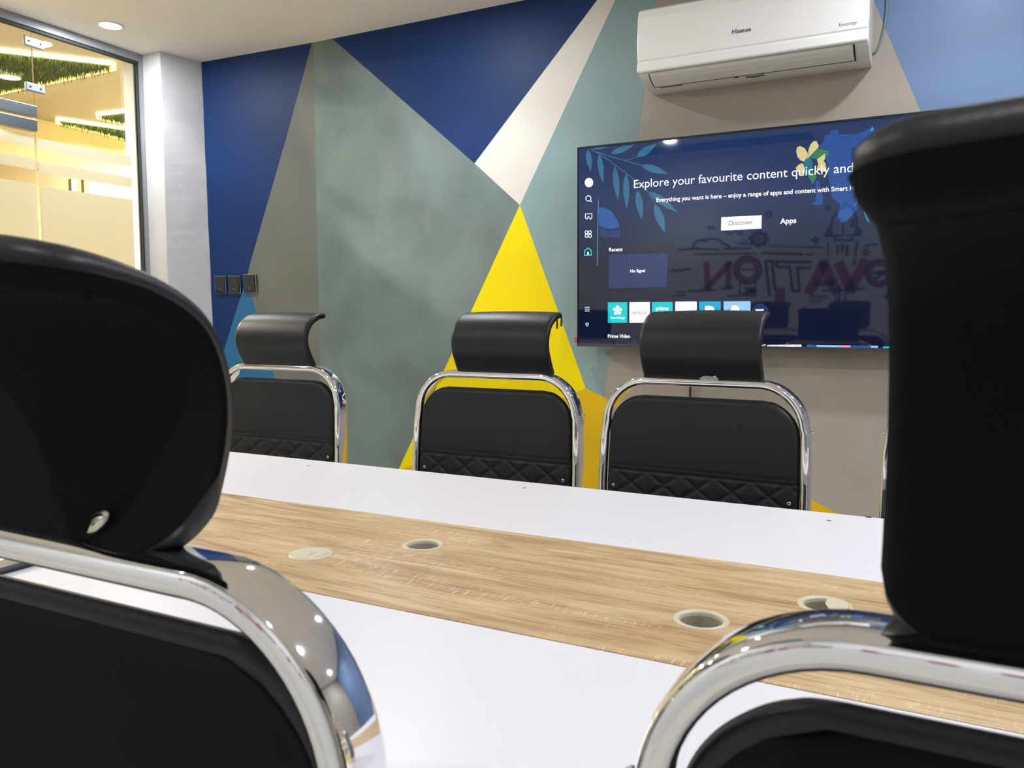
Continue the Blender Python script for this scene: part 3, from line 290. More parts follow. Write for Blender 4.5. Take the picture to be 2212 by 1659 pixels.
MLINES=[(0.014,[(-1.58,0.147),(-1.58,0.103),(-1.534,0.099)]),(0.012,[(-1.582,0.208),(-1.574,0.154)]),(0.012,[(-1.441,0.213),(-1.445,0.165)]),(0.02,[(-1.534,0.156),(-1.438,0.155)]),(0.02,[(-1.511,0.138),(-1.438,0.135)]),(0.02,[(-1.534,0.121),(-1.438,0.116)]),(0.014,[(-1.58,0.103),(-1.441,0.094)]),(0.012,[(-1.567,0.321),(-1.547,0.332),(-1.531,0.321),(-1.514,0.333),(-1.497,0.32),(-1.481,0.332),(-1.461,0.319)]),(0.022,[(-1.32,0.095),(-1.358,0.395),(-1.304,0.395),(-1.273,0.143)]),(0.022,[(-0.984,0.374),(-1.269,0.388),(-1.26,0.345),(-1.15,0.334),(-1.126,0.13),(-1.068,0.124),(-1.085,0.33),(-0.982,0.325)]),(0.02,[(-0.48,0.267),(-0.472,0.268)]),(0.02,[(-0.455,0.272),(-0.377,0.282)]),(0.02,[(-0.442,0.249),(-0.388,0.259)]),(0.02,[(-0.468,0.223),(-0.439,0.23)]),(0.016,[(-2.217,0.321),(-2.188,0.342),(-2.165,0.326),(-2.136,0.347),(-2.113,0.329),(-2.077,0.349),(-2.062,0.334),(-2.033,0.352)]),(0.016,[(-2.152,0.524),(-1.983,0.531),(-1.775,0.512)]),(0.016,[(-1.726,0.518),(-1.6,0.514)]),(0.016,[(-1.586,0.514),(-1.49,0.513)]),(0.016,[(-2.01,0.535),(-2.001,0.579),(-1.963,0.603),(-1.912,0.604),(-1.88,0.591)]),(0.016,[(-1.908,0.603),(-1.855,0.615),(-1.777,0.605),(-1.741,0.568),(-1.698,0.552),(-1.667,0.519)]),(0.014,[(-1.99,0.479),(-1.98,0.479)]),(0.014,[(-1.97,0.478),(-1.959,0.478)]),(0.014,[(-1.949,0.478),(-1.939,0.478)]),(0.014,[(-1.929,0.477),(-1.919,0.477)]),(0.014,[(-1.908,0.477),(-1.898,0.477)]),(0.014,[(-1.888,0.477),(-1.878,0.476)]),(0.014,[(-1.868,0.476),(-1.858,0.476)]),(0.014,[(-1.848,0.476),(-1.838,0.475)]),(0.014,[(-1.828,0.475),(-1.818,0.475)]),(0.014,[(-1.808,0.475),(-1.797,0.474)]),(0.014,[(-1.787,0.474),(-1.777,0.474)]),(0.014,[(-1.767,0.474),(-1.757,0.473)]),(0.014,[(-1.748,0.473),(-1.738,0.473)]),(0.014,[(-1.728,0.473),(-1.718,0.472)]),(0.014,[(-1.708,0.472),(-1.698,0.472)]),(0.014,[(-1.688,0.472),(-1.678,0.472)]),(0.014,[(-1.668,0.471),(-1.658,0.471)]),(0.014,[(-1.649,0.471),(-1.639,0.471)]),(0.014,[(-1.629,0.47),(-1.619,0.47)]),(0.014,[(-1.609,0.47),(-1.599,0.47)]),(0.014,[(-1.59,0.469),(-1.58,0.469)]),(0.014,[(-1.57,0.469),(-1.56,0.469)]),(0.014,[(-1.551,0.469),(-1.541,0.468)]),(0.014,[(-1.531,0.468),(-1.522,0.468)]),(0.014,[(-1.512,0.468),(-1.502,0.467)]),(0.014,[(-1.493,0.467),(-1.483,0.467)]),(0.014,[(-1.473,0.467),(-1.464,0.466)]),(0.014,[(-1.454,0.466),(-1.445,0.466)]),(0.012,[(-1.342,0.527),(-1.332,0.526)]),(0.012,[(-1.322,0.525),(-1.312,0.525)]),(0.012,[(-1.302,0.524),(-1.292,0.523)]),(0.012,[(-1.282,0.523),(-1.272,0.522)]),(0.012,[(-1.263,0.521),(-1.253,0.521)]),(0.012,[(-1.243,0.52),(-1.233,0.519)]),(0.012,[(-1.223,0.519),(-1.214,0.518)]),(0.012,[(-1.204,0.518),(-1.194,0.517)]),(0.012,[(-1.184,0.516),(-1.175,0.516)]),(0.012,[(-1.165,0.515),(-1.155,0.514)]),(0.012,[(-1.146,0.514),(-1.136,0.513)]),(0.012,[(-1.126,0.512),(-1.117,0.512)]),(0.012,[(-1.107,0.511),(-1.097,0.51)]),(0.012,[(-1.088,0.51),(-1.078,0.509)]),(0.012,[(-1.068,0.509),(-1.059,0.508)]),(0.012,[(-1.049,0.507),(-1.04,0.507)]),(0.012,[(-1.03,0.506),(-1.021,0.505)]),(0.012,[(-1.011,0.505),(-1.002,0.504)]),(0.012,[(-0.992,0.503),(-0.983,0.503)]),(0.012,[(-0.973,0.502),(-0.964,0.502)]),(0.012,[(-0.954,0.501),(-0.945,0.5)]),(0.012,[(-0.935,0.5),(-0.926,0.499)]),(0.012,[(-0.916,0.498),(-0.907,0.498)]),(0.012,[(-0.898,0.497),(-0.888,0.497)]),(0.02,[(-1.388,0.467),(-1.05,0.445)]),(0.016,[(-1.014,0.444),(-0.96,0.442)]),(0.014,[(-1.608,0.563),(-1.512,0.558)]),(0.01,[(-1.57,0.593),(-1.564,0.593)]),(0.01,[(-1.559,0.592),(-1.553,0.592)]),(0.01,[(-1.548,0.592),(-1.542,0.592)]),(0.01,[(-1.537,0.591),(-1.531,0.591)]),(0.016,[(-1.339,0.589),(-1.34,0.576),(-1.362,0.57),(-1.368,0.562),(-1.362,0.542),(-1.374,0.535),(-1.396,0.543),(-1.408,0.541),(-1.42,0.525),(-1.436,0.527),(-1.445,0.545),(-1.456,0.551),(-1.479,0.547),(-1.489,0.558),(-1.48,0.575),(-1.484,0.586),(-1.504,0.597),(-1.502,0.61),(-1.48,0.616),(-1.475,0.625),(-1.48,0.644),(-1.468,0.652),(-1.446,0.643),(-1.434,0.645),(-1.422,0.661),(-1.406,0.659),(-1.398,0.641),(-1.387,0.635),(-1.364,0.638),(-1.354,0.628),(-1.363,0.611),(-1.359,0.601),(-1.339,0.589)]),(0.014,[(-1.37,0.591),(-1.376,0.569),(-1.395,0.554),(-1.42,0.549),(-1.446,0.556),(-1.465,0.573),(-1.473,0.595),(-1.466,0.617),(-1.447,0.632),(-1.422,0.637),(-1.396,0.63),(-1.377,0.613),(-1.37,0.591)]),(0.012,[(-0.912,0.56),(-0.937,0.553),(-0.943,0.528),(-0.951,0.554),(-0.976,0.563),(-0.951,0.569),(-0.945,0.594),(-0.937,0.568),(-0.912,0.56)]),(0.016,[(-0.812,0.588),(-0.827,0.668),(-0.804,0.752),(-0.75,0.808),(-0.708,0.857),(-0.645,0.802),(-0.621,0.709),(-0.621,0.586)]),(0.016,[(-0.818,0.589),(-0.744,0.59)]),(0.016,[(-0.694,0.588),(-0.603,0.592)]),(0.016,[(-0.787,0.581),(-0.786,0.554),(-0.65,0.548),(-0.651,0.581)]),(0.016,[(-0.814,0.667),(-0.845,0.649),(-0.869,0.591),(-0.825,0.589)]),(0.016,[(-0.617,0.657),(-0.592,0.63),(-0.581,0.591),(-0.615,0.59)]),(0.016,[(-0.724,0.689),(-0.725,0.591)]),(0.02,[(-0.649,0.717),(-0.653,0.659)]),(0.012,[(-0.871,0.828),(-0.85,0.843),(-0.831,0.832),(-0.843,0.814),(-0.866,0.812),(-0.871,0.828)]),(0.012,[(-0.842,0.543),(-0.842,0.536)]),(0.012,[(-0.842,0.528),(-0.841,0.52)]),(0.012,[(-0.841,0.512),(-0.84,0.504)]),(0.012,[(-0.84,0.496),(-0.839,0.488)]),(0.012,[(-0.839,0.48),(-0.838,0.473)]),(0.012,[(-0.838,0.465),(-0.838,0.457)]),(0.012,[(-0.837,0.449),(-0.837,0.441)]),(0.012,[(-0.836,0.433),(-0.836,0.425)]),(0.016,[(-0.766,0.507),(-0.766,0.489)]),(0.016,[(-0.766,0.481),(-0.765,0.462)]),(0.016,[(-0.765,0.455),(-0.764,0.436)]),(0.018,[(-0.726,0.512),(-0.726,0.456)]),(0.018,[(-0.688,0.504),(-0.688,0.419)]),(0.018,[(-0.61,0.547),(-0.625,0.41)]),(0.018,[(-0.626,0.381),(-0.632,0.342)]),(0.016,[(-0.545,0.496),(-0.458,0.505)]),(0.012,[(-0.529,0.443),(-0.515,0.443)]),(0.012,[(-0.535,0.432),(-0.527,0.418)]),(0.012,[(-0.547,0.433),(-0.554,0.419)]),(0.012,[(-0.553,0.444),(-0.568,0.445)]),(0.012,[(-0.548,0.455),(-0.555,0.469)]),(0.012,[(-0.536,0.455),(-0.529,0.468)]),(0.012,[(-1.324,0.802),(-1.311,0.801)]),(0.012,[(-1.329,0.791),(-1.319,0.781)]),(0.012,[(-1.34,0.787),(-1.34,0.773)]),(0.012,[(-1.352,0.792),(-1.361,0.783)]),(0.012,[(-1.356,0.804),(-1.37,0.805)]),(0.012,[(-1.352,0.815),(-1.362,0.825)]),(0.012,[(-1.341,0.819),(-1.341,0.833)]),(0.012,[(-1.329,0.814),(-1.32,0.823)]),(0.014,[(-1.873,0.726),(-1.853,0.718)]),(0.014,[(-1.835,0.72),(-1.818,0.724)]),(0.014,[(-1.873,0.705),(-1.853,0.709)]),(0.014,[(-1.835,0.708),(-1.816,0.699)]),(0.012,[(-1.725,0.665),(-1.672,0.642),(-1.631,0.675),(-1.575,0.637),(-1.561,0.661),(-1.582,0.682)]),(0.016,[(-2.052,0.139),(-1.799,0.149)]),(0.016,[(-1.752,0.157),(-1.641,0.166)]),(0.014,[(-2.163,0.129),(-2.097,0.134)]),(0.012,[(-2.201,0.098),(-2.189,0.098)]),(0.012,[(-2.178,0.099),(-2.167,0.099)]),(0.012,[(-2.156,0.1),(-2.145,0.1)]),(0.012,[(-2.133,0.101),(-2.122,0.102)]),(0.012,[(-2.111,0.102),(-2.1,0.103)]),(0.012,[(-2.089,0.103),(-2.078,0.104)]),(0.012,[(-1.684,0.091),(-1.677,0.091)]),(0.012,[(-1.669,0.091),(-1.661,0.091)]),(0.012,[(-1.653,0.091),(-1.645,0.092)]),(0.012,[(-1.637,0.092),(-1.63,0.092)]),(0.012,[(-1.622,0.092),(-1.614,0.092)]),(0.012,[(-1.606,0.092),(-1.598,0.092)]),(0.016,[(-0.876,0.125),(-0.541,0.139)]),(0.018,[(-0.738,0.156),(-0.743,0.016)]),(0.016,[(-0.693,0.095),(-0.693,0.016)]),(0.012,[(-0.768,0.11),(-0.769,0.101)]),(0.012,[(-0.769,0.091),(-0.769,0.082)]),(0.012,[(-0.77,0.073),(-0.77,0.063)]),(0.012,[(-0.77,0.054),(-0.771,0.045)]),(0.012,[(-0.771,0.035),(-0.772,0.026)]),(0.016,[(-1.054,-0.091),(-0.963,-0.087)]),(0.014,[(-0.938,-0.086),(-0.914,-0.085)]),(0.014,[(-0.34,0.07),(-0.358,0.064),(-0.363,0.044),(-0.369,0.065),(-0.388,0.071),(-0.369,0.077),(-0.364,0.097),(-0.358,0.077),(-0.34,0.07)])]
MPINK=[('pink',0.055,[(-1.884,0.39),(-1.871,0.155)]),('pink',0.055,[(-1.871,0.169),(-1.679,0.384)]),('pink',0.055,[(-1.679,0.384),(-1.686,0.166)]),('pink',0.085,[(-0.981,0.121),(-0.873,0.354)]),('pink',0.085,[(-0.873,0.354),(-0.77,0.13)]),('pink',0.06,[(-0.927,0.191),(-0.804,0.192)]),('pink',0.085,[(-0.745,0.343),(-0.653,0.138)]),('pink',0.085,[(-0.653,0.138),(-0.55,0.357)]),('pink',0.085,[(-1.23,0.131),(-1.227,0.067)]),('pinkdisc',0,[(-1.389,0.592),(-1.391,0.58),(-1.4,0.571),(-1.412,0.565),(-1.427,0.565),(-1.441,0.569),(-1.452,0.577),(-1.458,0.589),(-1.458,0.601),(-1.453,0.611),(-1.442,0.619),(-1.428,0.622),(-1.413,0.62),(-1.401,0.614),(-1.392,0.603)]),('pinkdisc',0,[(-0.822,0.661),(-0.845,0.645),(-0.866,0.593),(-0.825,0.592)]),('pinkdisc',0,[(-0.617,0.651),(-0.594,0.628),(-0.585,0.593),(-0.617,0.592)]),('pinkdisc',0,[(-1.049,-0.013),(-1.009,-0.013),(-1.01,-0.065),(-1.048,-0.065)]),('bluedisc',0,[(-1.048,-0.065),(-1.01,-0.065),(-1.01,-0.088),(-1.048,-0.088)])]
MTEXT=[('ororo', (-0.985, 0.059), (-0.835, 0.064)), ('orror', (-0.985, 0.025), (-0.883, 0.031))]

# ---------------------------------------------------------------- room shell
XL, XR, YF, YB = -3.79, 2.6, 3.3, -1.1
b = MB(); b.box((-7.5, -2.5, -.12), (XR+.1, 8, 0), M['floor']); struct(b.build('floor'))
b = MB(); b.box((XL-.03, YB-.1, CEIL), (XR+.1, YF+.1, CEIL+.1), M['ceil'])
struct(b.build('ceiling'))
# feature wall: painted triangles, thin coats of paint on the same wall
b = MB(); b.box((-2.838, YF, 0), (XR+.1, YF+.12, CEIL), M['p_base'])
def coat(pts, m, k):
    y = YF-.0004*k
    b.add([(x, y, z) for x, z in pts], [list(range(len(pts)))], m)
coat([(-2.838, 0), (-2.545, 0), (-2.344, .373), (-1.67, 1.623), (-1.903, 1.826), (-2.716, CEIL), (-2.838, CEIL)], M['p_grey'], 1)
coat([(-2.716, CEIL), (-1.903, 1.826), (-1.251, CEIL)], M['p_navy'], 1)
coat([(-1.903, 1.826), (-1.67, 1.623), (-1.188, CEIL), (-1.251, CEIL)], M['p_white'], 1)
coat([(-1.67, 1.623), (-1.348, .814), (-1.262, .777), (-1.040, CEIL), (-1.188, CEIL)], M['p_teal'], 1)
coat([(-1.67, 1.623), (-2.344, .373), (-2.35, .36), (-1.348, .814)], M['p_yellow'], 1)
coat([(-2.35, .36), (-2.545, 0), (.576, 0), (-1.348, .814)], M['p_ochre'], 1)
coat([(-.340, CEIL), (.677, 0), (XR, 0), (XR, CEIL)], M['p_blue'], 1)
struct(b.build('wall_front'))
# left stretch of the feature wall, turned slightly
P0 = Vector((-3.594, 3.265, 0)); D = (Vector((-2.838, 3.30, 0))-P0).normalized(); N = Vector((D.y, -D.x, 0))
LW = (Vector((-2.838, 3.30, 0))-P0).length
def lw(s, z, off=0): p = P0+D*s+N*off; return (p.x, p.y, z)
b = MB(); a0, a1 = P0-D*.25, P0+D*LW
b.add([lw(-.25, 0), lw(LW, 0), lw(LW, CEIL), lw(-.25, CEIL), lw(-.25, 0, -.15), lw(LW, 0, -.15), lw(LW, CEIL, -.15), lw(-.25, CEIL, -.15)],
      [(0, 1, 2, 3), (4, 7, 6, 5), (0, 4, 5, 1), (3, 2, 6, 7), (0, 3, 7, 4), (1, 5, 6, 2)], M['p_taupe'])
for pts, m in (([(0, .71), (.116, .97), (.281, 1.337), (.316, 1.435), (.569, 2.046), (.742, 2.489), (.745, CEIL), (0, CEIL)], 'p_navy'),
               ([(.281, 1.337), (.116, .97), (0, .71), (0, 0), (.717, 0), (.452, .813)], 'p_mid')):
    b.add([lw(s, z, .0004) for s, z in pts], [list(range(len(pts)))], M[m])
struct(b.build('wall_front_left'))
# white plastered column between glass and feature wall
b = MB()
nz = 40; col = []
for i in range(nz+1):
    z = CEIL*i/nz
    w1 = .0010*math.sin(i*.9)+.0006*math.sin(i*2.1)
    col.append([(-3.80, 3.034, z), (-3.637+.0004*math.sin(i*1.3), 3.032, z), (-3.590+w1+.045*(1-z/CEIL)*1.0, 3.262, z), (-3.590+w1, 3.45, z), (-3.93, 3.45, z), (-3.93, 3.034, z)])
vs = [p for r_ in col for p in r_]; fs = []
for i in range(nz):
    for k in range(6):
        k2 = (k+1) % 6; fs.append((i*6+k, i*6+k2, (i+1)*6+k2, (i+1)*6+k))
b.add(vs, fs, M['plaster']); struct(b.build('wall_column', bevel=.006))
# right and back walls
b = MB(); b.box((XR, YB-.1, 0), (XR+.1, YF+.1, CEIL), M['p_base']); struct(b.build('wall_right'))
b = MB(); b.box((XL-.3, YB-.12, 0), (XR+.1, YB, CEIL), M['mural_wall'])
def stroke(b, pts, wd, m, k, close=False):
    P = [Vector((x, z)) for x, z in pts]
    for i in range(len(P)-1):
        d = P[i+1]-P[i]
        if d.length < 1e-5: continue
        d.normalize(); n_ = Vector((-d.y, d.x))*wd/2; e = d*wd*.35
        q = [P[i]-e+n_, P[i+1]+e+n_, P[i+1]+e-n_, P[i]-e-n_]
        b.add([(v.x, YB+.0005*k, v.y+H0) for v in q], [(0, 1, 2, 3)], m)
for outer, inner in RINGS:
    n_ = len(outer); vs = [(x, YB+.001, z+H0) for x, z in outer]+[(x, YB+.001, z+H0) for x, z in inner]
    b.add(vs, [(i, (i+1) % n_, n_+(i+1) % n_, n_+i) for i in range(n_)], M['pink'])
    stroke(b, outer+[outer[0]], .012, M['ink'], 3); stroke(b, inner+[inner[0]], .008, M['ink'], 3)
for kind, wd, pts in MPINK:
    if kind == 'pink': stroke(b, pts, wd, M['pink'], 2)
    else: b.add([(x, YB+.001, z+H0) for x, z in pts], [list(range(len(pts)))], M['pink'] if kind == 'pinkdisc' else M['muralblue'])
for wd, pts in MLINES: stroke(b, pts, wd, M['ink'], 4)
# the rest of the word, beyond the television's reflection
for x0 in (-.13, .17):
    for a, c in (((0, .36), (0, .13)), ((0, .14), (.17, .35)), ((.17, .36), (.17, .13))):
        stroke(b, [(x0+a[0], a[1]), (x0+c[0], c[1])], .055, M['pink'], 2)
stroke(b, [(.45, .37), (.45, .12), (.51, .12), (.51, .37), (.45, .37)], .02, M['ink'], 4)
for body, a, c in MTEXT:
    tv_, tf, wd = text_mesh(body, offset=.02); s = abs(c[0]-a[0])/wd
    xl = max(a[0], c[0])
    b.add([(xl-x*s, YB+.002, a[1]+H0+y*s) for x, y in tv_], tf, M['ink'])
struct(b.build('wall_back'))
b = MB(); b.box((XL-.08, YB-.1, 0), (XL+.02, -.6, CEIL), M['mural_wall']); struct(b.build('wall_left'))
# dark ceiling slot
b = MB(); b.box((-2.38, -.93, CEIL-.006), (-.94, -.60, CEIL-.001), M['p_navy'])
for i in range(12): b.box((-2.37+i*.12, -.925, CEIL-.012), (-2.36+i*.12, -.605, CEIL-.006), M['black'])
tag(b.build('air_grille'), 'long dark ceiling grille, seen as a dark strip reflected at the television top', 'grille')

# ---------------------------------------------------------------- glass partition
YJ = 2.445; YE = 3.012
t = empty('window_1', (XL, 0, 0)); struct(t)
def bar(name, a, c, m, parent, bev=.002):
    b = MB(); b.box(a, c, M[m]); return b.build(name, parent, bevel=bev)
b = MB()
b.box((-.03, -.6, 2.465), (.022, 3.034, CEIL), M['alu']); b.box((-.03, YE, 0), (.022, 3.034, 2.465), M['alu'])
b.box((-.012, -.6, 2.452), (.012, YE, 2.465), M['gasket']); b.box((-.012, YE-.012, 0), (.012, YE, 2.452), M['gasket'])
b.box((-.03, -.6, 0), (.022, YE, .04), M['alu'])
f = b.build('frame', t)
b = MB(); b.box((-.005, YJ+.003, .04), (.005, YE-.012, 2.452), M['glass']); b.build('pane', t)
def film(name, y0, y1, bands, parent, off=.0):
    b = MB()
    for z0, z1 in bands: b.box((.0055, y0, z0), (.0060, y1, z1), M['frost'])
    return b.build(name, parent)
film('frosted_film', YJ+.003, YE-.06, [(.04, H0+.622), (H0+.685, H0+.737), (H0+.792, H0+.845)], t)
t = empty('window_2', (XL, 0, 0)); struct(t)
b = MB(); b.box((-.005, -.6, H0+.937), (.005, YJ, 2.452), M['glass']); b.build('pane', t)
b = MB(); b.box((.0, 1.98, H0+.938), (.022, YJ-.002, H0+.988), M['steel']); b.build('patch_rail', t, bevel=.0015)
b = MB(); b.box((-.022, 1.98, H0+.938), (-.006, YJ-.002, H0+.988), M['steel']); b.build('patch_rail', t, bevel=.0015)
for (y0, y1, z0, z1) in ((2.398, 2.498, 1.256, 1.302), (2.396, 2.490, 1.052, 1.092)):
    b = MB(); b.box((.006, y0, H0+z0), (.020, y1, H0+z1), M['clampsteel']); c = b.build('glass_clamp', t, bevel=.006)
    for yy in (y0+.022, y1-.022):
        b = MB(); b.lathe([(.005, .0195), (.005, .0212), (.003, .0212), (.003, .0203)], M['slot'], 14, (0, yy, H0+(z0+z1)/2), 'x'); b.build('clamp_screw', c)
t = empty('door_1', (XL, 0, 0)); struct(t)
b = MB(); b.box((-.005, 1.45, .012), (.005, YJ-.003, H0+.932), M['glass']); b.build('pane', t)
b = MB(); b.box((.0, 1.98, H0+.872), (.022, YJ-.003, H0+.924), M['steel']); b.build('patch_rail', t, bevel=.0015)
b = MB(); b.box((-.022, 1.98, H0+.872), (-.006, YJ-.003, H0+.924), M['steel']); b.build('patch_rail', t, bevel=.0015)
film('frosted_film', 1.45, YJ-.012, [(.03, H0+.630), (H0+.695, H0+.747), (H0+.80, H0+.855)], t)
b = MB(); b.tube([(.05, 1.60, .85), (.05, 1.60, 1.35)], .012, M['clampsteel']); b.tube([(.006, 1.60, .9), (.05, 1.60, .9)], .006, M['clampsteel']); b.tube([(.006, 1.60, 1.3), (.05, 1.60, 1.3)], .006, M['clampsteel']); b.build('handle', t, smooth=True)
t = empty('window_3', (XL, 0, 0)); struct(t)
b = MB(); b.box((-.005, -.6, .04), (.005, 1.447, H0+.932), M['glass']); b.build('pane', t)
film('frosted_film', -.6, 1.44, [(.04, H0+.630), (H0+.695, H0+.747), (H0+.80, H0+.855)], t)

# ---------------------------------------------------------------- corridor outside
XC = -5.6
b = MB(); b.box((-7.5, -2.5, CEIL+.001), (XL-.031, 8, CEIL+.1), M['warmceil']); struct(b.build('ceiling_corridor'))
b = MB(); b.box((XC-.1, -2.5, 0), (XC, 8, CEIL), M['warmwall']); struct(b.build('wall_corridor'))
b = MB(); b.box((XC, 6.5, 0), (XL, 6.6, CEIL), M['warmwall']); b.box((XC, -2.5, 0), (XL, -2.4, CEIL), M['warmwall']); struct(b.build('wall_corridor_end'))
b = MB(); b.box((-3.93, 3.45, 0), (-3.80, 6.5, CEIL), M['warmwall']); b.box((-3.93, -2.5, 0), (-3.80, -.6, CEIL), M['warmwall']); struct(b.build('wall_corridor_side'))
t = empty('door_2', (XC, 3.93, 0)); struct(t)
b = MB(); b.box((0, -.82, 0), (.03, 0, H0+1.03), M['doorbrown']); b.build('door_leaf', t)
b = MB(); b.box((0, 0, 0), (.045, .035, H0+1.05), M['doorbrown']); b.box((0, -.86, H0+1.03), (.045, .035, H0+1.07), M['doorbrown']); b.build('door_frame', t)
b = MB(); b.box((.03, -.10, H0+.90), (.045, -.06, H0+1.0), M['clampsteel']); b.build('name_plate', t, bevel=.003)
t = struct(empty('trim_1', (XC, 4.62, 0)))
b = MB(); b.box((0, 0, 0), (.04, 1.1, H0+1.22), M['warmwall']); b.build('panel', t)

def grass_panel(A, Bp, C, label, led_near):
    """triangular patch of hanging artificial grass, LED strips along two edges"""
    A, Bp, C = Vector(A), Vector(Bp), Vector(C); cen = (A+Bp+C)/3
    t = tag(empty('grass_panel', (cen.x, cen.y, CEIL)), label, 'ceiling decoration', 'grass triangles on the corridor ceiling')
    q = [p-cen for p in (A, Bp, C)]
    b = MB(); n3 = [(p.x, p.y, -.022) for p in q]+[(p.x, p.y, 0) for p in q]
    b.add(n3, [(2, 1, 0), (3, 4, 5), (0, 1, 4, 3), (1, 2, 5, 4), (2, 0, 3, 5)], M['grass']); b.build('backing', t)
    b = MB(); area = abs((q[1]-q[0]).cross(q[2]-q[0])[2] if len(q[0]) == 3 else (q[1].x-q[0].x)*(q[2].y-q[0].y)-(q[1].y-q[0].y)*(q[2].x-q[0].x))/2
    def blade(x, y, l, a):
        dx, dy = math.cos(a)*.004, math.sin(a)*.004; lx, ly = random.uniform(-.012, .012), random.uniform(-.012, .012)
        b.add([(x-dx, y-dy, -.02), (x+dx, y+dy, -.02), (x+lx, y+ly, -.02-l)], [(0, 1, 2)], M['grass'])
    for i in range(int(area*9000)):
        u, v = random.random(), random.random()
        if u+v > 1: u, v = 1-u, 1-v
        p = q[0]+(q[1]-q[0])*u+(q[2]-q[0])*v; blade(p.x, p.y, random.uniform(.015, .04), random.random()*6.28)
    for e0, e1 in ((q[0], q[1]), (q[0], q[2])):
        for i in range(int((e1-e0).length*220)):
            p = e0+(e1-e0)*random.random(); blade(p.x+random.uniform(-.012, .012), p.y+random.uniform(-.012, .012), random.uniform(.02, .05), random.random()*6.28)
    tag(b.build('grass_blades', t), kind='stuff')
    for (e0, e1, m, wd) in ((q[0], q[1], 'led', .018), (q[0], q[2], 'ledy', .016)):
        d = (e1-e0).normalized(); nn = Vector((-d.y, d.x)); 
        if nn.dot(e0*-1) > 0: nn = -nn
        b = MB(); o_ = .004
        r4 = [e0-d*.02+nn*o_, e1+nn*o_, e1+nn*(o_+wd), e0-d*.02+nn*(o_+wd)]
        zl = -.016 if m == 'led' else -.040
        b.add([(p.x, p.y, zl) for p in r4]+[(p.x, p.y, 0) for p in r4], [(3, 2, 1, 0), (4, 5, 6, 7), (0, 1, 5, 4), (1, 2, 6, 5), (2, 3, 7, 6), (3, 0, 4, 7)], M[m]); b.build('led_strip', t)
grass_panel((-4.03, 3.04), (-5.05, 1.72), (-5.35, 3.04), 'large green grass triangle with glowing edges, on the corridor ceiling beyond the glass', 0)
grass_panel((-5.46, 3.70), (-5.12, 4.58), (-5.52, 4.85), 'narrow green grass sliver with glowing edges, lower one beside the column', 0)
grass_panel((-5.08, 3.74), (-4.45, 3.82), (-5.02, 4.5), 'green grass triangle with glowing edges, behind the narrow sliver near the column', 0)

# ---------------------------------------------------------------- ceiling lamps
def downlight(x, y, power, cone, col, label, ring=True, first=[None], group='recessed round downlights in the meeting room ceiling'):
    if first[0] is None:
        t = empty('ceiling_downlight', (x, y, CEIL))
        b = MB(); b.lathe([(.058, 0), (.058, -.004), (.050, -.006), (.048, -.001)], M['ring'], 40, cap=False); b.build('trim_ring', t, smooth=True)
        b = MB(); b.lathe([(.001, -.003), (.047, -.003), (.047, -.0015), (.001, -.0015)], M['lamp'], 40, cap=False); b.build('lamp_lens', t)
        first[0] = t
    else:
        t = copy_tree(first[0]); t.location = (x, y, CEIL)
    tag(t, label, 'ceiling light', group)
    ld = bpy.data.lights.new('downlight_beam', 'SPOT'); ld.energy = power; ld.spot_size = R(cone); ld.spot_blend = .35; ld.shadow_soft_size = .035; ld.color = col
    lo = bpy.data.objects.new('downlight_beam', ld); COL.objects.link(lo); lo.location = (x, y, CEIL-.012)
    ad = bpy.data.lights.new('downlight_glow', 'AREA'); ad.shape = 'DISK'; ad.size = .09; ad.energy = power*GLOW; ad.color = col
    ao = bpy.data.objects.new('downlight_glow', ad); COL.objects.link(ao); ao.location = (x, y, CEIL-.008)
    return t
hidden_label = 'round recessed white ceiling downlight outside the picture, lighting the meeting room'
for i, (x, y) in enumerate(DOWNLIGHTS):
    lab = {0: 'round recessed white downlight in the ceiling beside the glass partition and white column', 4: 'round downlight seen only as a white spot on the television top edge'}.get(i, hidden_label)
    downlight(x, y, SPOT_W*{3: 1.8, 2: .75, 4: 1.25, 5: .8, 6: .8}.get(i, 1), 121, (.93, .965, 1), lab)
for i, (x, y) in enumerate(CORRIDOR_LIGHTS):
    t = downlight(x, y, 165, 150, (1, .88, .68) if i else (.9, .95, 1), 'round white downlight within the large grass triangle, beyond the glass' if i == 0 else 'unseen warm round downlight, added to brighten the corridor and frosted glass', group='recessed downlights in the corridor')
    if i == 0: t.location.z = CEIL-.045

# ---------------------------------------------------------------- television
T = R(0.7); TX = -.6165; HW = .7365; TH = .829
tv = tag(empty('television', (TX, 3.215, H0-.1205), rx=T), 'large flat television on the painted wall, showing a streaming menu', 'television')
b = MB(); b.box((-HW, .002, 0), (HW, .032, TH), M['tvframe']); b.build('housing', tv, bevel=.003)
b = MB(); b.box((-.28, .032, .2), (.28, .085, .62), M['black']); b.build('wall_bracket', tv)
b = MB()
e = .006
b.box((-HW, -.003, TH-.0085), (HW, .002, TH), M['tvframe']); b.box((-HW, -.003, 0), (-HW+e, .002, TH), M['tvframe']); b.box((HW-e, -.003, 0), (HW, .002, TH), M['tvframe'])
b.box((-HW, -.005, 0), (HW, .002, .012), M['tvchin']); b.build('bezel', tv, bevel=.0008)
b = MB(); b.box((-HW+e, -.0002, .012), (HW-e, .002, TH-.0085), M['screen']); screen = b.build('screen', tv)
GR = {}
def add_shape(part, lay, vs, fs, m):
    k = (part)
    if k not in GR: GR[k] = MB()
    GR[k].add([(x-TX, -.0003-.00035*lay, z) for x, z in vs], fs, m)
PARTMAP = {'D': 'discover_button', 'N': 'no_signal_card', 'TH': 'thumbnail|1'}
for i, (cc, pts) in enumerate(TILES): add_shape('T%d' % i, 1, pts, [list(range(4))], M['s_'+cc])
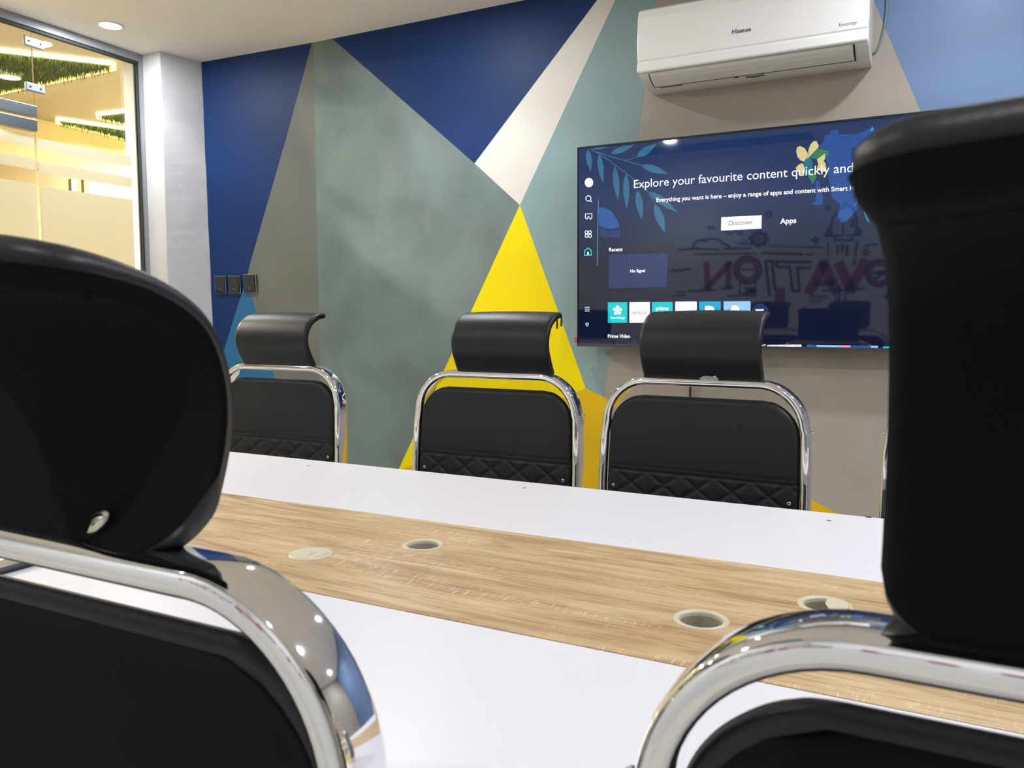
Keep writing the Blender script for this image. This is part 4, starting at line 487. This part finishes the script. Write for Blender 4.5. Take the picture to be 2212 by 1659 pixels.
for part, cc, lay, pts in SHAPES: add_shape(part, lay, pts, [list(range(len(pts)))], M['s_'+cc])
for part, cc, wd, pts in LINES:
    for i in range(len(pts)-1):
        a, c = Vector(pts[i]), Vector(pts[i+1]); d = c-a
        if d.length < 1e-6: continue
        d.normalize(); n_ = Vector((-d.y, d.x))*wd/2; q = [a-d*wd*.3+n_, c+d*wd*.3+n_, c+d*wd*.3-n_, a-d*wd*.3-n_]
        add_shape(part, 2, [(v.x, v.y) for v in q], [(3, 2, 1, 0)], M['s_'+cc])
for body, sub, a, c, cc, part, off in TEXTS:
    vs, fs, wd = text_mesh(body, sub, off); s = (Vector(c)-Vector(a)).length/wd; dz = (c[1]-a[1])/max(1e-6, (c[0]-a[0]))
    pts = [(a[0]+x*s, a[1]+y*s+x*s*dz) for x, y in vs]
    lim = TX+HW-e-.002
    fs = [f for f in fs if max(pts[i][0] for i in f) < lim and min(pts[i][1] for i in f) > .012]
    add_shape(PARTMAP.get(part, part), 4, pts, fs, M['s_'+cc])
tile_names = {'T0': 'app_tile', 'T1': 'app_tile', 'T2': 'app_tile', 'T3': 'app_tile', 'T4': 'app_tile', 'T5': 'app_tile'}
tile_labels = {'T0': 'cyan app tile with white flower sign', 'T1': 'white app tile with thin red lettering', 'T2': 'cyan app tile with white two-line lettering', 'T3': 'white app tile with small red play sign', 'T4': 'cyan app tile with white letter', 'T5': 'pale blue app tile with white planet'}
for k, mb in GR.items():
    o = mb.build(tile_names.get(k, k).split('|')[0], screen)
    if k in tile_labels: o['label'] = tile_labels[k]
# red clip at the lower left corner
b = MB(); b.box((0, 0, 0), (.016, .03, .008), M['red']); b.box((0, 0, .012), (.016, .03, .02), M['red']); b.box((.010, 0, .008), (.016, .03, .012), M['red'])
tag(b.build('red_clip', loc=(-1.370, 3.222, H0-.104), bevel=.001), 'small red clip at the lower left corner of the television', 'clip')
b = MB(); b.tube(smooth_curve([(-.865, 3.262, 1.03), (-.868, 3.272, .98), (-.874, 3.285, .90), (-.882, 3.29, .80), (-.86, 3.29, .60), (-.80, 3.288, .35)]), .004, M['black'])
tag(b.build('power_cable', smooth=True), 'thin black cable hanging down the wall below the television', 'cable')
# wall sockets
def socket(s0, s1, z0, z1, label, tilt=0):
    p = P0+D*((s0+s1)/2)
    t = tag(empty('wall_socket', (p.x, p.y, (z0+z1)/2), rz=math.atan2(D.y, D.x)), label, 'socket', 'black sockets on the blue wall corner')
    hw, hh = (s1-s0)/2, (z1-z0)/2
    b = MB(); b.box((-hw, -.010, -hh), (hw, 0, hh), M['sock']); b.build('plate', t, bevel=.004)
    b = MB(); r_ = .0016; b.box((-hw, -.012, hh-r_), (hw, -.009, hh), M['chrome']); b.box((hw-r_, -.012, -hh), (hw, -.009, hh), M['chrome'])
    b.box((-hw, -.012, -hh), (hw, -.009, -hh+.0008), M['chrome']); b.box((-hw, -.012, -hh), (-hw+.0008, -.009, hh), M['chrome']); b.build('chrome_rim', t, bevel=.0008)
    b = MB(); b.box((-hw+.007, -.016, -hh+.007), (hw-.008, -.0105, hh-.008), M['sock']); fr = b.build('switch_face', t, bevel=.003)
    b = MB(); b.box((-.003, -.0175, -hh*.5), (.003, -.0155, -hh*.5+.003), M['zinc']); b.build('indicator', fr)
    return t
socket(.063, .143, H0+.134, H0+.229, 'black chrome-rimmed wall socket nearest the white column')
socket(.163, .245, H0+.133, H0+.228, 'black chrome-rimmed wall socket in the middle of the three')
socket(.268, .355, H0+.136, H0+.234, 'black wall socket farthest from the column, over the blue peak')

# ---------------------------------------------------------------- air conditioner
AX0, AX1 = -1.060, -.236
ac = tag(empty('air_conditioner', ((AX0+AX1)/2, 3.3, H0+.905)), 'white wall air conditioner above the television', 'air conditioner')
w2 = (AX1-AX0)/2
def extr(prof, x0, x1, m):
    n_ = len(prof); b = MB()
    b.add([(x0, y, z) for y, z in prof]+[(x1, y, z) for y, z in prof], [(i, (i+1) % n_, n_+(i+1) % n_, n_+i) for i in range(n_)]+[list(range(n_))[::-1], list(range(n_, 2*n_))], m); return b
prof = [(0, 0), (-.05, -.001), (-.10, .004), (-.135, .010), (-.160, .018), (-.178, .028), (-.188, .038), (-.186, .262), (-.15, .280), (0, .280)]
extr(prof, -w2+.002, w2-.002, M['acbody']).build('body', ac, bevel=.004)
fp = [(-.189, .038), (-.203, .038), (-.206, .043), (-.2045, .070), (-.199, .073), (-.199, .079), (-.204, .082), (-.203, .24), (-.192, .270), (-.165, .285), (-.16, .281), (-.188, .262)]
extr(fp, -w2, w2-.004, M['acwhite']).build('front_panel', ac, bevel=.0025)
vp = [(-.189, .0345), (-.178, .0255), (-.158, .0150), (-.135, .0075), (-.112, .002), (-.112, .006), (-.135, .012), (-.158, .0195), (-.176, .030), (-.186, .037)]
vp = [(y-.002, z-.002) for y, z in vp]
extr(vp, -w2+.045, w2-.052, M['acbody']).build('louvre', ac, bevel=.0008)
b = MB()
sp = [(-.1885, .0345), (-.178, .0250), (-.158, .0145), (-.135, .0068), (-.110, .0015)]
for i in range(4):
    (ya, za), (yb, zb) = sp[i], sp[i+1]
    for xa, xb in ((-w2+.041, -w2+.045), (w2-.052, w2-.046)):
        b.add([(xa, ya-.001, za-.001), (xb, ya-.001, za-.001), (xb, yb-.001, zb-.001), (xa, yb-.001, zb-.001)], [(0, 1, 2, 3)], M['slot'])
b.add([(-w2+.041, -.113, .0005), (w2-.046, -.113, .0005), (w2-.046, -.108, -.0004), (-w2+.041, -.108, -.0004)], [(0, 1, 2, 3)], M['slot'])
b.box((-.06, -.110, -.001), (-.045, -.100, .002), M['slot'])
b.box((-w2+.06, -.094, -.0005), (-w2+.15, -.092, .002), M['acgrey'])
b.build('louvre_gap', ac)
def ac_text(body, x, z, wd, m, off=0, y=-.2048):
    vs, fs, w_ = text_mesh(body, offset=off); s = wd/w_; b = MB()
    b.add([(x+px*s-(AX0+AX1)/2, y, z-.905+py*s) for px, py in vs], fs, m); return b
ac_text('Hisense', -.699, 1.033, .068, M['acgrey'], .03, -.2041).build('brand_lettering', ac)
ac_text('Inverter', -.332, 1.000, .058, M['acgrey'], 0, -.2043).build('model_lettering', ac)
b = MB(); b.box((-.505+.648, -.2046, .214), (-.43+.648, -.2036, .262), M['sticker']); b.build('blue_sticker', ac)
b = MB()
for i, z in enumerate((-.0012, )):
    for k in range(16): b.box((-.02+k*.0042, -.088, -.0022), (-.02+k*.0042+.003, -.083, .001), M['acgrey'])
    for k in range(8): b.box((-.004+k*.0042, -.078, -.0022), (-.004+k*.0042+.003, -.074, .001), M['acgrey'])
b.build('small_print', ac)
b = MB(); b.tube(smooth_curve([(-.245, 3.285, 2.068), (-.222, 3.29, 2.085), (-.205, 3.29, 2.14), (-.197, 3.29, 2.20), (-.196, 3.29, 2.26), (-.20, 3.29, 2.33), (-.21, 3.29, 2.42), (-.215, 3.29, CEIL)]), .0035, M['cord'])
tag(b.build('looped_cord', smooth=True), 'thin grey cord looping down the wall beside the air conditioner', 'cord')

# ---------------------------------------------------------------- table
TZ = .75; TXL, TXR = -2.75, 1.75; YA, Y1, Y2, YZ = .475, .831, 1.231, 1.631
GRO = [(-.857, .967, 'closed'), (-.729, 1.091, 'open'), (-.242, .971, 'open'), (-.113, 1.095, 'half')]
tb = tag(empty('conference_table', ((TXL+TXR)/2, (YA+YZ)/2, 0)), 'long white conference table with a light oak centre strip', 'table')
TC = Vector(((TXL+TXR)/2, (YA+YZ)/2, 0))
def tbox(name, a, c, m, bev=.0015):
    b = MB(); b.box(tuple(Vector(a)-TC), tuple(Vector(c)-TC), M[m]); return b.build(name, tb, bevel=bev)
p = tbox('white_panel', (TXL, YA, TZ-.028), (TXR, Y1-.0012, TZ), 'tblwhite')
b = MB(); b.box(tuple(Vector((TXL, Y2+.0012, TZ-.028))-TC), tuple(Vector((TXR, YZ, TZ))-TC), M['tblwhite'])
p = b.build('white_panel', tb, bevel=.0015)
for x, y, s in ((-1.386, 1.562, .004), (-.783, 1.57, .004), (-.16, 1.569, .005), (-.097, 1.629, .007)):
    b = MB(); b.add([(x-TC.x+s*math.cos(k), y-TC.y+s*.9*math.sin(k), TZ+.0002) for k in (0, 1, 2, 3, 4, 5)], [(0, 1, 2, 3, 4, 5)], M['dark']); b.build('chip_mark', p)
tbox('under_strip', (TXL, Y1-.01, TZ-.06), (TXR, Y1+.004, TZ-.030), 'dark'); tbox('under_strip', (TXL, Y2-.004, TZ-.06), (TXR, Y2+.01, TZ-.030), 'dark')
# oak strip with round openings
b = MB(); xs = [TXL]; hr = .029; sq = .05
def q(x0, x1, y0, y1):
    for z in (TZ, TZ-.028):
        vv = [(x0-TC.x, y0-TC.y, z), (x1-TC.x, y0-TC.y, z), (x1-TC.x, y1-TC.y, z), (x0-TC.x, y1-TC.y, z)]
        b.add(vv, [(0, 1, 2, 3) if z == TZ else (3, 2, 1, 0)], M['wood'])
cur = TXL
for gx, gy, _ in GRO:
    q(cur, gx-sq, Y1, Y2); q(gx-sq, gx+sq, Y1, gy-sq); q(gx-sq, gx+sq, gy+sq, Y2)
    n_ = 32
    for z in (TZ, TZ-.028):
        vs = []
        for i in range(n_):
            a = 2*math.pi*i/n_; c_, s_ = math.cos(a), math.sin(a); k = sq/max(abs(c_), abs(s_))
            vs.append((gx+hr*c_-TC.x, gy+hr*s_-TC.y, z)); vs.append((gx+k*c_-TC.x, gy+k*s_-TC.y, z))
        b.add(vs, [((2*i), (2*i+1), (2*((i+1) % n_)+1), (2*((i+1) % n_))) for i in range(n_)], M['wood'])
    cur = gx+sq
q(cur, TXR, Y1, Y2)
for y in (Y1, Y2): b.add([(TXL-TC.x, y-TC.y, TZ), (TXR-TC.x, y-TC.y, TZ), (TXR-TC.x, y-TC.y, TZ-.028), (TXL-TC.x, y-TC.y, TZ-.028)], [(0, 1, 2, 3)], M['wood'])
b.build('oak_panel', tb)
for gx, gy, kind in GRO:
    g = empty('cable_grommet', (gx-TC.x, gy-TC.y, TZ)); g.parent = tb
    b = MB(); b.lathe([(.026, -.06), (.026, -.001), (.0265, .0008), (.030, .0022), (.0335, .0018), (.0345, 0), (.0345, -.0005), (.0285, -.0005), (.0285, -.06)], M['cream'], 40, cap=False)
    o = b.build('rim', g, smooth=True)
    b = MB(); b.lathe([(.0258, -.058), (.0256, -.004)], M['creamin'], 40, cap=False); b.build('sleeve', g, smooth=True)
    if kind != 'open':
        b = MB()
        if kind == 'closed':
            b.lathe([(.001, .0024), (.027, .0024), (.0285, .0020), (.0285, -.002)], M['cream'], 40, cap=False); o = b.build('cap', g)
            b = MB(); b.box((.004, -.0105, .0023), (.0048, .010, .0028), M['creamin'])
            for k in range(8):
                a0 = R(-35+k*9); a1 = R(-35+(k+1)*9)
                b.add([(.0245*math.cos(a0), .0245*math.sin(a0), .0028), (.0254*math.cos(a0), .0254*math.sin(a0), .0028), (.0254*math.cos(a1), .0254*math.sin(a1), .0028), (.0245*math.cos(a1), .0245*math.sin(a1), .0028)], [(0, 1, 2, 3)], M['creamin'])
            b.build('cap_slot', o)
        else:
            vs = [(0, 0, .0026)]+[(.028*math.cos(R(-70+k*10)), .028*math.sin(R(-70+k*10)), .0026) for k in range(17)]
            b.add(vs, [list(range(len(vs)))], M['cream']); b.build('cap', g)
for x in (TXL+.3, -1.45, -.2, TXR-.3):
    b = MB(); b.box((x-TC.x-.03, -.45, 0), (x-TC.x+.03, -.39, TZ-.028), M['alu']); b.build('leg', tb, bevel=.003)
    b = MB(); b.box((x-TC.x-.03, .39, 0), (x-TC.x+.03, .45, TZ-.028), M['alu']); b.build('leg', tb, bevel=.003)
    b = MB(); b.box((x-TC.x-.02, -.39, TZ-.07), (x-TC.x+.02, .39, TZ-.06), M['alu']); b.build('cross_rail', tb)
# framed board lying at the left end
fb = tag(empty('framed_board', (-1.46, .84, TZ+.0008)), 'white sheet board with dark grey frame lying on the table left end', 'board')
b = MB(); b.box((-.245, -.20, 0), (.275, .20, .004), M['black'])
for a, c in (((-.245, -.20, .004), (.275, -.175, .010)), ((-.245, .175, .004), (.275, .20, .010)), ((.237, -.175, .004), (.275, .175, .010)), ((-.245, -.175, .004), (-.205, .175, .010))): b.box(a, c, M['slate'])
b.build('board_frame', fb, bevel=.001)
b = MB(); b.box((-.205, -.175, .004), (.237, .175, .0085), M['paper']); b.build('sheet', fb)

# ---------------------------------------------------------------- chairs
def pad(nu, nv, pos, hf, hb, m, name, parent, back=None):
    """closed cushion over a (u, v) grid: pos(u, v) -> (point, normal); hf / hb = height on front / back"""
    vs = []; fs = []; bs = []
    for side in (1, -1):
        for j in range(nv+1):
            for i in range(nu+1):
                u, v = i/nu, j/nv; p, n_ = pos(u, v)
                vs.append(tuple(p+n_*(hf(u, v) if side == 1 else -hb(u, v))))
    o = (nu+1)*(nv+1)
    for j in range(nv):
        for i in range(nu):
            a = j*(nu+1)+i; fs.append((a, a+1, a+nu+2, a+nu+1)); bs.append((o+a, o+a+nu+1, o+a+nu+2, o+a+1))
    rim = [i for i in range(nu+1)]+[j*(nu+1)+nu for j in range(1, nv+1)]+[nv*(nu+1)+i for i in range(nu-1, -1, -1)]+[j*(nu+1) for j in range(nv-1, 0, -1)]
    for k in range(len(rim)):
        a, c = rim[k], rim[(k+1) % len(rim)]; fs.append((a, o+a, o+c, c))
    b = MB(); b.add(vs, fs, m); k = b.mi(back or m); b.f += [list(f) for f in bs]; b.m += [k]*len(bs); return b.build(name, parent, smooth=True)
ZTOP = .975; TH2 = .020; DP = .045
def lean(z): return (ZTOP-z)*.05
def make_chair(prof_pts, tip, th, hr_corner, crown, hw2, rbot, hoff=0, flare=0):
    t = empty('conference_chair', (0, 0, 0))
    # back frame: flat-oval chrome tube bent to an arch
    wt, wb, rc = .240, .247, .105
    pts = []
    def hwid(z): return wt+(wb-wt)*min(1, (ZTOP-z)/.25)
    zz = [.40+(ZTOP-rc-TH2/2-.40)*i/14 for i in range(15)]
    for z in zz: pts.append((-hwid(z), z))
    cx, cz = wt-rc, ZTOP-rc-TH2/2
    for i in range(1, 17):
        a = R(180-90*i/16); pts.append((-cx+rc*math.cos(a), cz+rc*math.sin(a)))
    for i in range(1, 12): pts.append((-cx+2*cx*i/12, ZTOP-TH2/2))
    for i in range(0, 17):
        a = R(90-90*i/16); pts.append((cx+rc*math.cos(a), cz+rc*math.sin(a)))
    for z in zz[::-1][1:]: pts.append((hwid(z), z))
    path = []
    for i, (x, z) in enumerate(pts):
        x0, z0 = pts[max(0, i-1)]; x1, z1 = pts[min(len(pts)-1, i+1)]
        tg = Vector((x1-x0, 0, z1-z0)).normalized(); nrm = Vector((-tg.z, 0, tg.x))
        path.append((Vector((x, lean(z), z)), nrm, Vector((0, 1, 0))))
    ring = []; ra = TH2/2; rb = DP/2-ra*.75
    for k in range(9): a = R(-90+180*k/8); ring.append((ra*math.sin(a)*-1, rb+ra*.75*math.cos(a)))
    for k in range(9): a = R(90+180*k/8); ring.append((ra*math.sin(a)*-1, -rb+ra*.75*math.cos(a)))
    b = MB(); b.sweep(path, ring, M['chrome']); fr = b.build('back_frame', t, smooth=True)
    # quilted backrest
    zt, zb, rr = .929, .44, .085
    def hwp(z):
        w_ = hwid(z)-TH2/2-.002; base = w_
        if z > zt-rr: base = w_-rr+math.sqrt(max(0, rr*rr-(z-(zt-rr))**2))
        return base
    zq = .742
    NV = 130
    def pos(u, v):
        # denser rows in the quilted band
        z = zb+(zt-zb)*v if v < 1 else zt
        z = zb+(zt-zb)*v
        hw_ = max(hwp(z), .12)
        x = (2*u-1)*hw_
        return Vector((x, lean(z)+.006, z)), Vector((0, 1, 0))
    def hf(u, v):
        z = zb+(zt-zb)*v; hw_ = max(hwp(z), .12); x = (2*u-1)*hw_
        ed = min(hw_-abs(x), zt-z, z-zb); 
        if z > zt-rr:
            w_ = hwid(z)-TH2/2-.002; 
            if abs(x) > w_-rr: ed = min(ed, rr-math.hypot(abs(x)-(w_-rr), z-(zt-rr)))
        ed = max(0, ed); h = .014*math.sqrt(max(0, 1-(1-min(1, ed/.014))**2))
        if z < zq:
            a = ((x/.084+(zq-z)/.062+.5) % 1); c = ((x/.084-(zq-z)/.062+.5) % 1)
            da = min(a, 1-a); dc = min(c, 1-c); g = min(da, dc)*2
            h *= 1-.26*math.exp(-(g/.10)**1.2)*min(1, (zq-z)/.012)
            h += .003*min(da, dc)*min(1, (zq-z)/.012)
        d = abs(z-zq); h -= .0035*math.exp(-(d/.0022)**2) if h > .004 else 0
        d = abs(z-zq-.010); h -= .0015*math.exp(-(d/.0015)**2) if h > .004 else 0
        return max(0, h)
    def hb(u, v):
        z = zb+(zt-zb)*v; hw_ = max(hwp(z), .12); x = (2*u-1)*hw_
        ed = max(0, min(hw_-abs(x), zt-z, z-zb)); return .012*math.sqrt(max(0, 1-(1-min(1, ed/.01))**2))
    bk = pad(120, NV, pos, hf, hb, M['leather'], 'backrest', t)
    # woven rear cover, inset from the leather edge
    def pos2(u, v):
        z = zb+.01+(zt-zb-.020)*v; hw_ = max(hwp(z+.008), .11)-.010; return Vector(((2*u-1)*hw_, lean(z)-.0065, z)), Vector((0, -1, 0))
    def h2(u, v):
        e_ = min(u, 1-u)*30; e2 = min(v, 1-v)*40; return .0045*min(1, e_, e2)**.5
    pad(40, 40, pos2, h2, lambda u, v: 0, M['fabric'], 'rear_cover', bk)
    # S-shaped headrest rolled backward at the top
    prof = smooth_curve([(a, c, 0) for a, c in prof_pts], 10)
    L = [0]
    for i in range(1, len(prof)): L.append(L[-1]+(prof[i]-prof[i-1]).length)
    def at(s):
        s = max(0, min(L[-1], s)); i = 0
        while i < len(L)-2 and L[i+1] < s: i += 1
        f_ = (s-L[i])/(L[i+1]-L[i]); p = prof[i].lerp(prof[i+1], f_); d = (prof[min(i+2, len(prof)-1)]-prof[max(i-1, 0)]).normalized(); return p, d
    rcn = hr_corner
    def srange(x):
        top = L[-1]; bot = 0
        ax = abs(x)
        if ax > hw2-rcn: top -= rcn-math.sqrt(max(0, rcn**2-(ax-(hw2-rcn))**2))
        if ax > hw2-rbot: bot += rbot-math.sqrt(max(0, rbot**2-(ax-(hw2-rbot))**2))
        return bot, top
    def xof(u):
        # cluster columns near the ends
        s = 2*u-1; return hw2*math.sin(s*math.pi/2)*.6+hw2*s*.4
    def hpos(u, v):
        x = xof(u); s0, s1 = srange(x); s = s0+(s1-s0)*v; p, d = at(s)
        x *= 1+flare*(s/L[-1])**3
        return Vector((x, p.x+lean(ZTOP), ZTOP+p.y-.004+crown*(1-(x/hw2)**2)*(s/L[-1]))), Vector((0, d.y, -d.x))
    def hth(u, v):
        x = xof(u); s0, s1 = srange(x); s = s0+(s1-s0)*v
        ed = max(0, min(hw2-abs(x), s1-s, s-s0+.004)); 
        if abs(x) > hw2-rcn and s > L[-1]-rcn: ed = max(0, min(ed, rcn-math.hypot(abs(x)-(hw2-rcn), s-(L[-1]-rcn))))
        fat = th*(1+.35*max(0, (s/L[-1]-.75)/.25)*(1 if tip > 1.2 else -.6))
        return fat/2*math.sqrt(max(0, 1-(1-min(1, ed/(fat/2)))**2))
    hd = pad(44, 60, hpos, hth, hth, M['leather'], 'headrest', t, M['fabric']); hd.location.x = hoff
    if tip > 1.2:    # seam along the underside of the rolled lip
        b = MB(); pts = []
        for i in range(31):
            x = -hw2*.97+2*hw2*.97*i/30; s0, s1 = srange(x); s = L[-1]-.046 if abs(x) < hw2-rcn else min(L[-1]-.046, s1-.02)
            p, d = at(s); pts.append((x, p.x+lean(ZTOP)-d.y*th*.52, ZTOP+p.y-.004+crown*(1-(x/hw2)**2)*(s/L[-1])+d.x*th*.52))
        b.tube(pts, .0022, M['fabric'], 8); b.build('lip_seam', hd, smooth=True)
        b = MB(); b.lathe([(.0095, .0), (.0095, .002), (.0065, .003), (.006, .001), (.001, .001)], M['zinc'], 24, (0, 0, 0), 'y', cap=False)
        o = b.build('screw_cap', hd, smooth=True); p, d = at(.017); o.location = (.050, p.x-d.y*th*.5-.0025, ZTOP+p.y); o.rotation_euler = (R(-28), R(-25), 0); o.scale = (2.0, 1, .75)
    # bolts on the frame sides and screws in the backrest corners
    for s in (-1, 1):
        z = .866; b = MB(); b.lathe([(.0065, 0), (.0065, .0015), (.005, .0045), (.001, .0055)], M['chrome'], 16, (0, 0, 0), 'x', cap=False); o = b.build('side_bolt', fr, smooth=True)
        o.location = (s*(hwid(z)+TH2/2-.0005), lean(z)-.006, z); o.rotation_euler = (0, 0, 0 if s > 0 else math.pi)
        b = MB(); b.lathe([(.0045, 0), (.0045, .0015), (.0022, .002), (.0018, .0008), (.0005, .0008)], M['zinc'], 14, (0, 0, 0), 'y', cap=False); o = b.build('corner_screw', bk, smooth=True); o.location = (s*.214, lean(.70)+.006+.0135, .700)
    # seat, sled legs
    def sp(u, v):
        return Vector(((2*u-1)*.235, .045+.44*v, .445+.012*math.sin(math.pi*v))), Vector((0, 0, 1))
    def sh(u, v): e_ = min(u, 1-u)*.47; e2 = min(v, 1-v)*.44; ed = min(e_, e2); return .028*math.sqrt(max(0, 1-(1-min(1, ed/.028))**2))
    pad(24, 24, sp, sh, sh, M['leather'], 'seat', t)
    for s in (-1, 1):
        x = s*.236
        pts = smooth_curve([(x, .055, .42), (x, .25, .415), (x, .42, .41), (x, .475, .39), (x, .485, .33), (x, .44, .10), (x, .42, .035), (x, .37, .014), (x, .2, .013), (x, 0, .013), (x, -.06, .013)], 6)
        b = MB(); b.tube(pts, .0125, M['chrome'], 14); b.build('sled_leg', t, smooth=True)
    b = MB(); b.tube([(-.236, -.055, .013), (.236, -.055, .013)], .0125, M['chrome'], 14); b.build('cross_bar', t, smooth=True)
    return t
G_FAR = 'black and chrome chairs on the far side of the table'; G_NEAR = 'black and chrome chairs on the near side of the table'
far0 = make_chair([(.0, -.004), (.020, .030), (.036, .064), (.036, .098), (.020, .128), (-.008, .147), (-.036, .155), (-.062, .154)], 1.0, .019, .022, .004, .147, .014)
FAR = [(-1.833, 1.945, 180, 'black leather chair with chrome frame in front of the blue and grey wall corner'),
       (-1.056, 1.945, 180, 'black leather chair with chrome frame in front of the yellow triangle, zip pulls on headrest'),
       (-.492, 1.945, 177.5, 'black leather chair with chrome frame in front of the television'),
       (.162, 1.945, 180, 'far side chair mostly hidden behind the big near right headrest, chrome edge showing')]
chairs = []
for i, (x, y, rz, lab) in enumerate(FAR):
    c = far0 if i == 0 else copy_tree(far0)
    c.location = (x, y, 0); c.rotation_euler = (0, 0, R(rz)); tag(c, lab, 'chair', G_FAR); chairs.append(c)
near0 = make_chair([(.0, -.004), (.018, .035), (.030, .075), (.030, .11), (.016, .142), (-.015, .162), (-.055, .172), (-.10, .176)], 1.6, .022, .040, .008, .136, .060, -.013)
near1 = make_chair([(.0, -.004), (.022, .035), (.036, .075), (.036, .115), (.018, .150), (-.014, .172), (-.075, .187), (-.165, .193)], 1.6, .020, .022, .0075, .147, .035, .0145, .05)
NEAR = [(near0, -.520, .342, 0, 'near left black chair seen from behind, screw cap on its rounded headrest'),
        (near1, .113, .415, 0, 'near right black chair seen from behind, tall headrest covering the television edge'),
        (None, -1.05, .34, 0, 'near side chair left of the picture, seen only reflected in the television')]
for c, x, y, rz, lab in NEAR:
    c = c or copy_tree(near0)
    c.location = (x, y, 0); c.rotation_euler = (0, 0, R(rz)); tag(c, lab, 'chair', G_NEAR); chairs.append(c)
# zip pulls hanging from the second far chair's headrest tip (local frame: the chair faces the camera)
hd = [c for c in chairs[1].children if c.name.startswith('headrest')][0]; hd.location.x = -.028
for dx, dy, dz in ((-.128, -.054, -.006), (-.136, -.064, .000)):
    b = MB(); z0 = ZTOP+.150+dz
    b.tube([(dx, dy, z0), (dx, dy, z0-.010)], .0022, M['black'], 8)
    b.tube([(dx, dy, z0-.008), (dx-.0016, dy, z0-.016), (dx-.0016, dy, z0-.026), (dx, dy, z0-.028), (dx+.0016, dy, z0-.026), (dx+.0016, dy, z0-.016), (dx, dy, z0-.008)], .0014, M['black'], 8)
    b.build('zip_pull', hd, smooth=True)
# crumpled silver scrap on the third chair's bar
b = MB()
ys = [(-.026, 0, .001), (-.018, -.003, .006), (-.006, -.002, .0075), (.006, -.004, .006), (.012, -.003, .0085), (.018, 0, .002), (.008, .004, -.001), (-.004, .003, -.0005), (-.015, .004, 0)]
b.add(ys+[(x, y+.003, z-.002) for x, y, z in ys], [list(range(9)), list(range(9, 18))[::-1]]+[(i, (i+1) % 9, 9+(i+1) % 9, 9+i) for i in range(9)], M['tag'])
tag(b.build('paper_scrap', loc=(-.468, 1.922, ZTOP+.0005)), 'crumpled silver scrap on the chrome bar of the chair before the television', 'scrap')
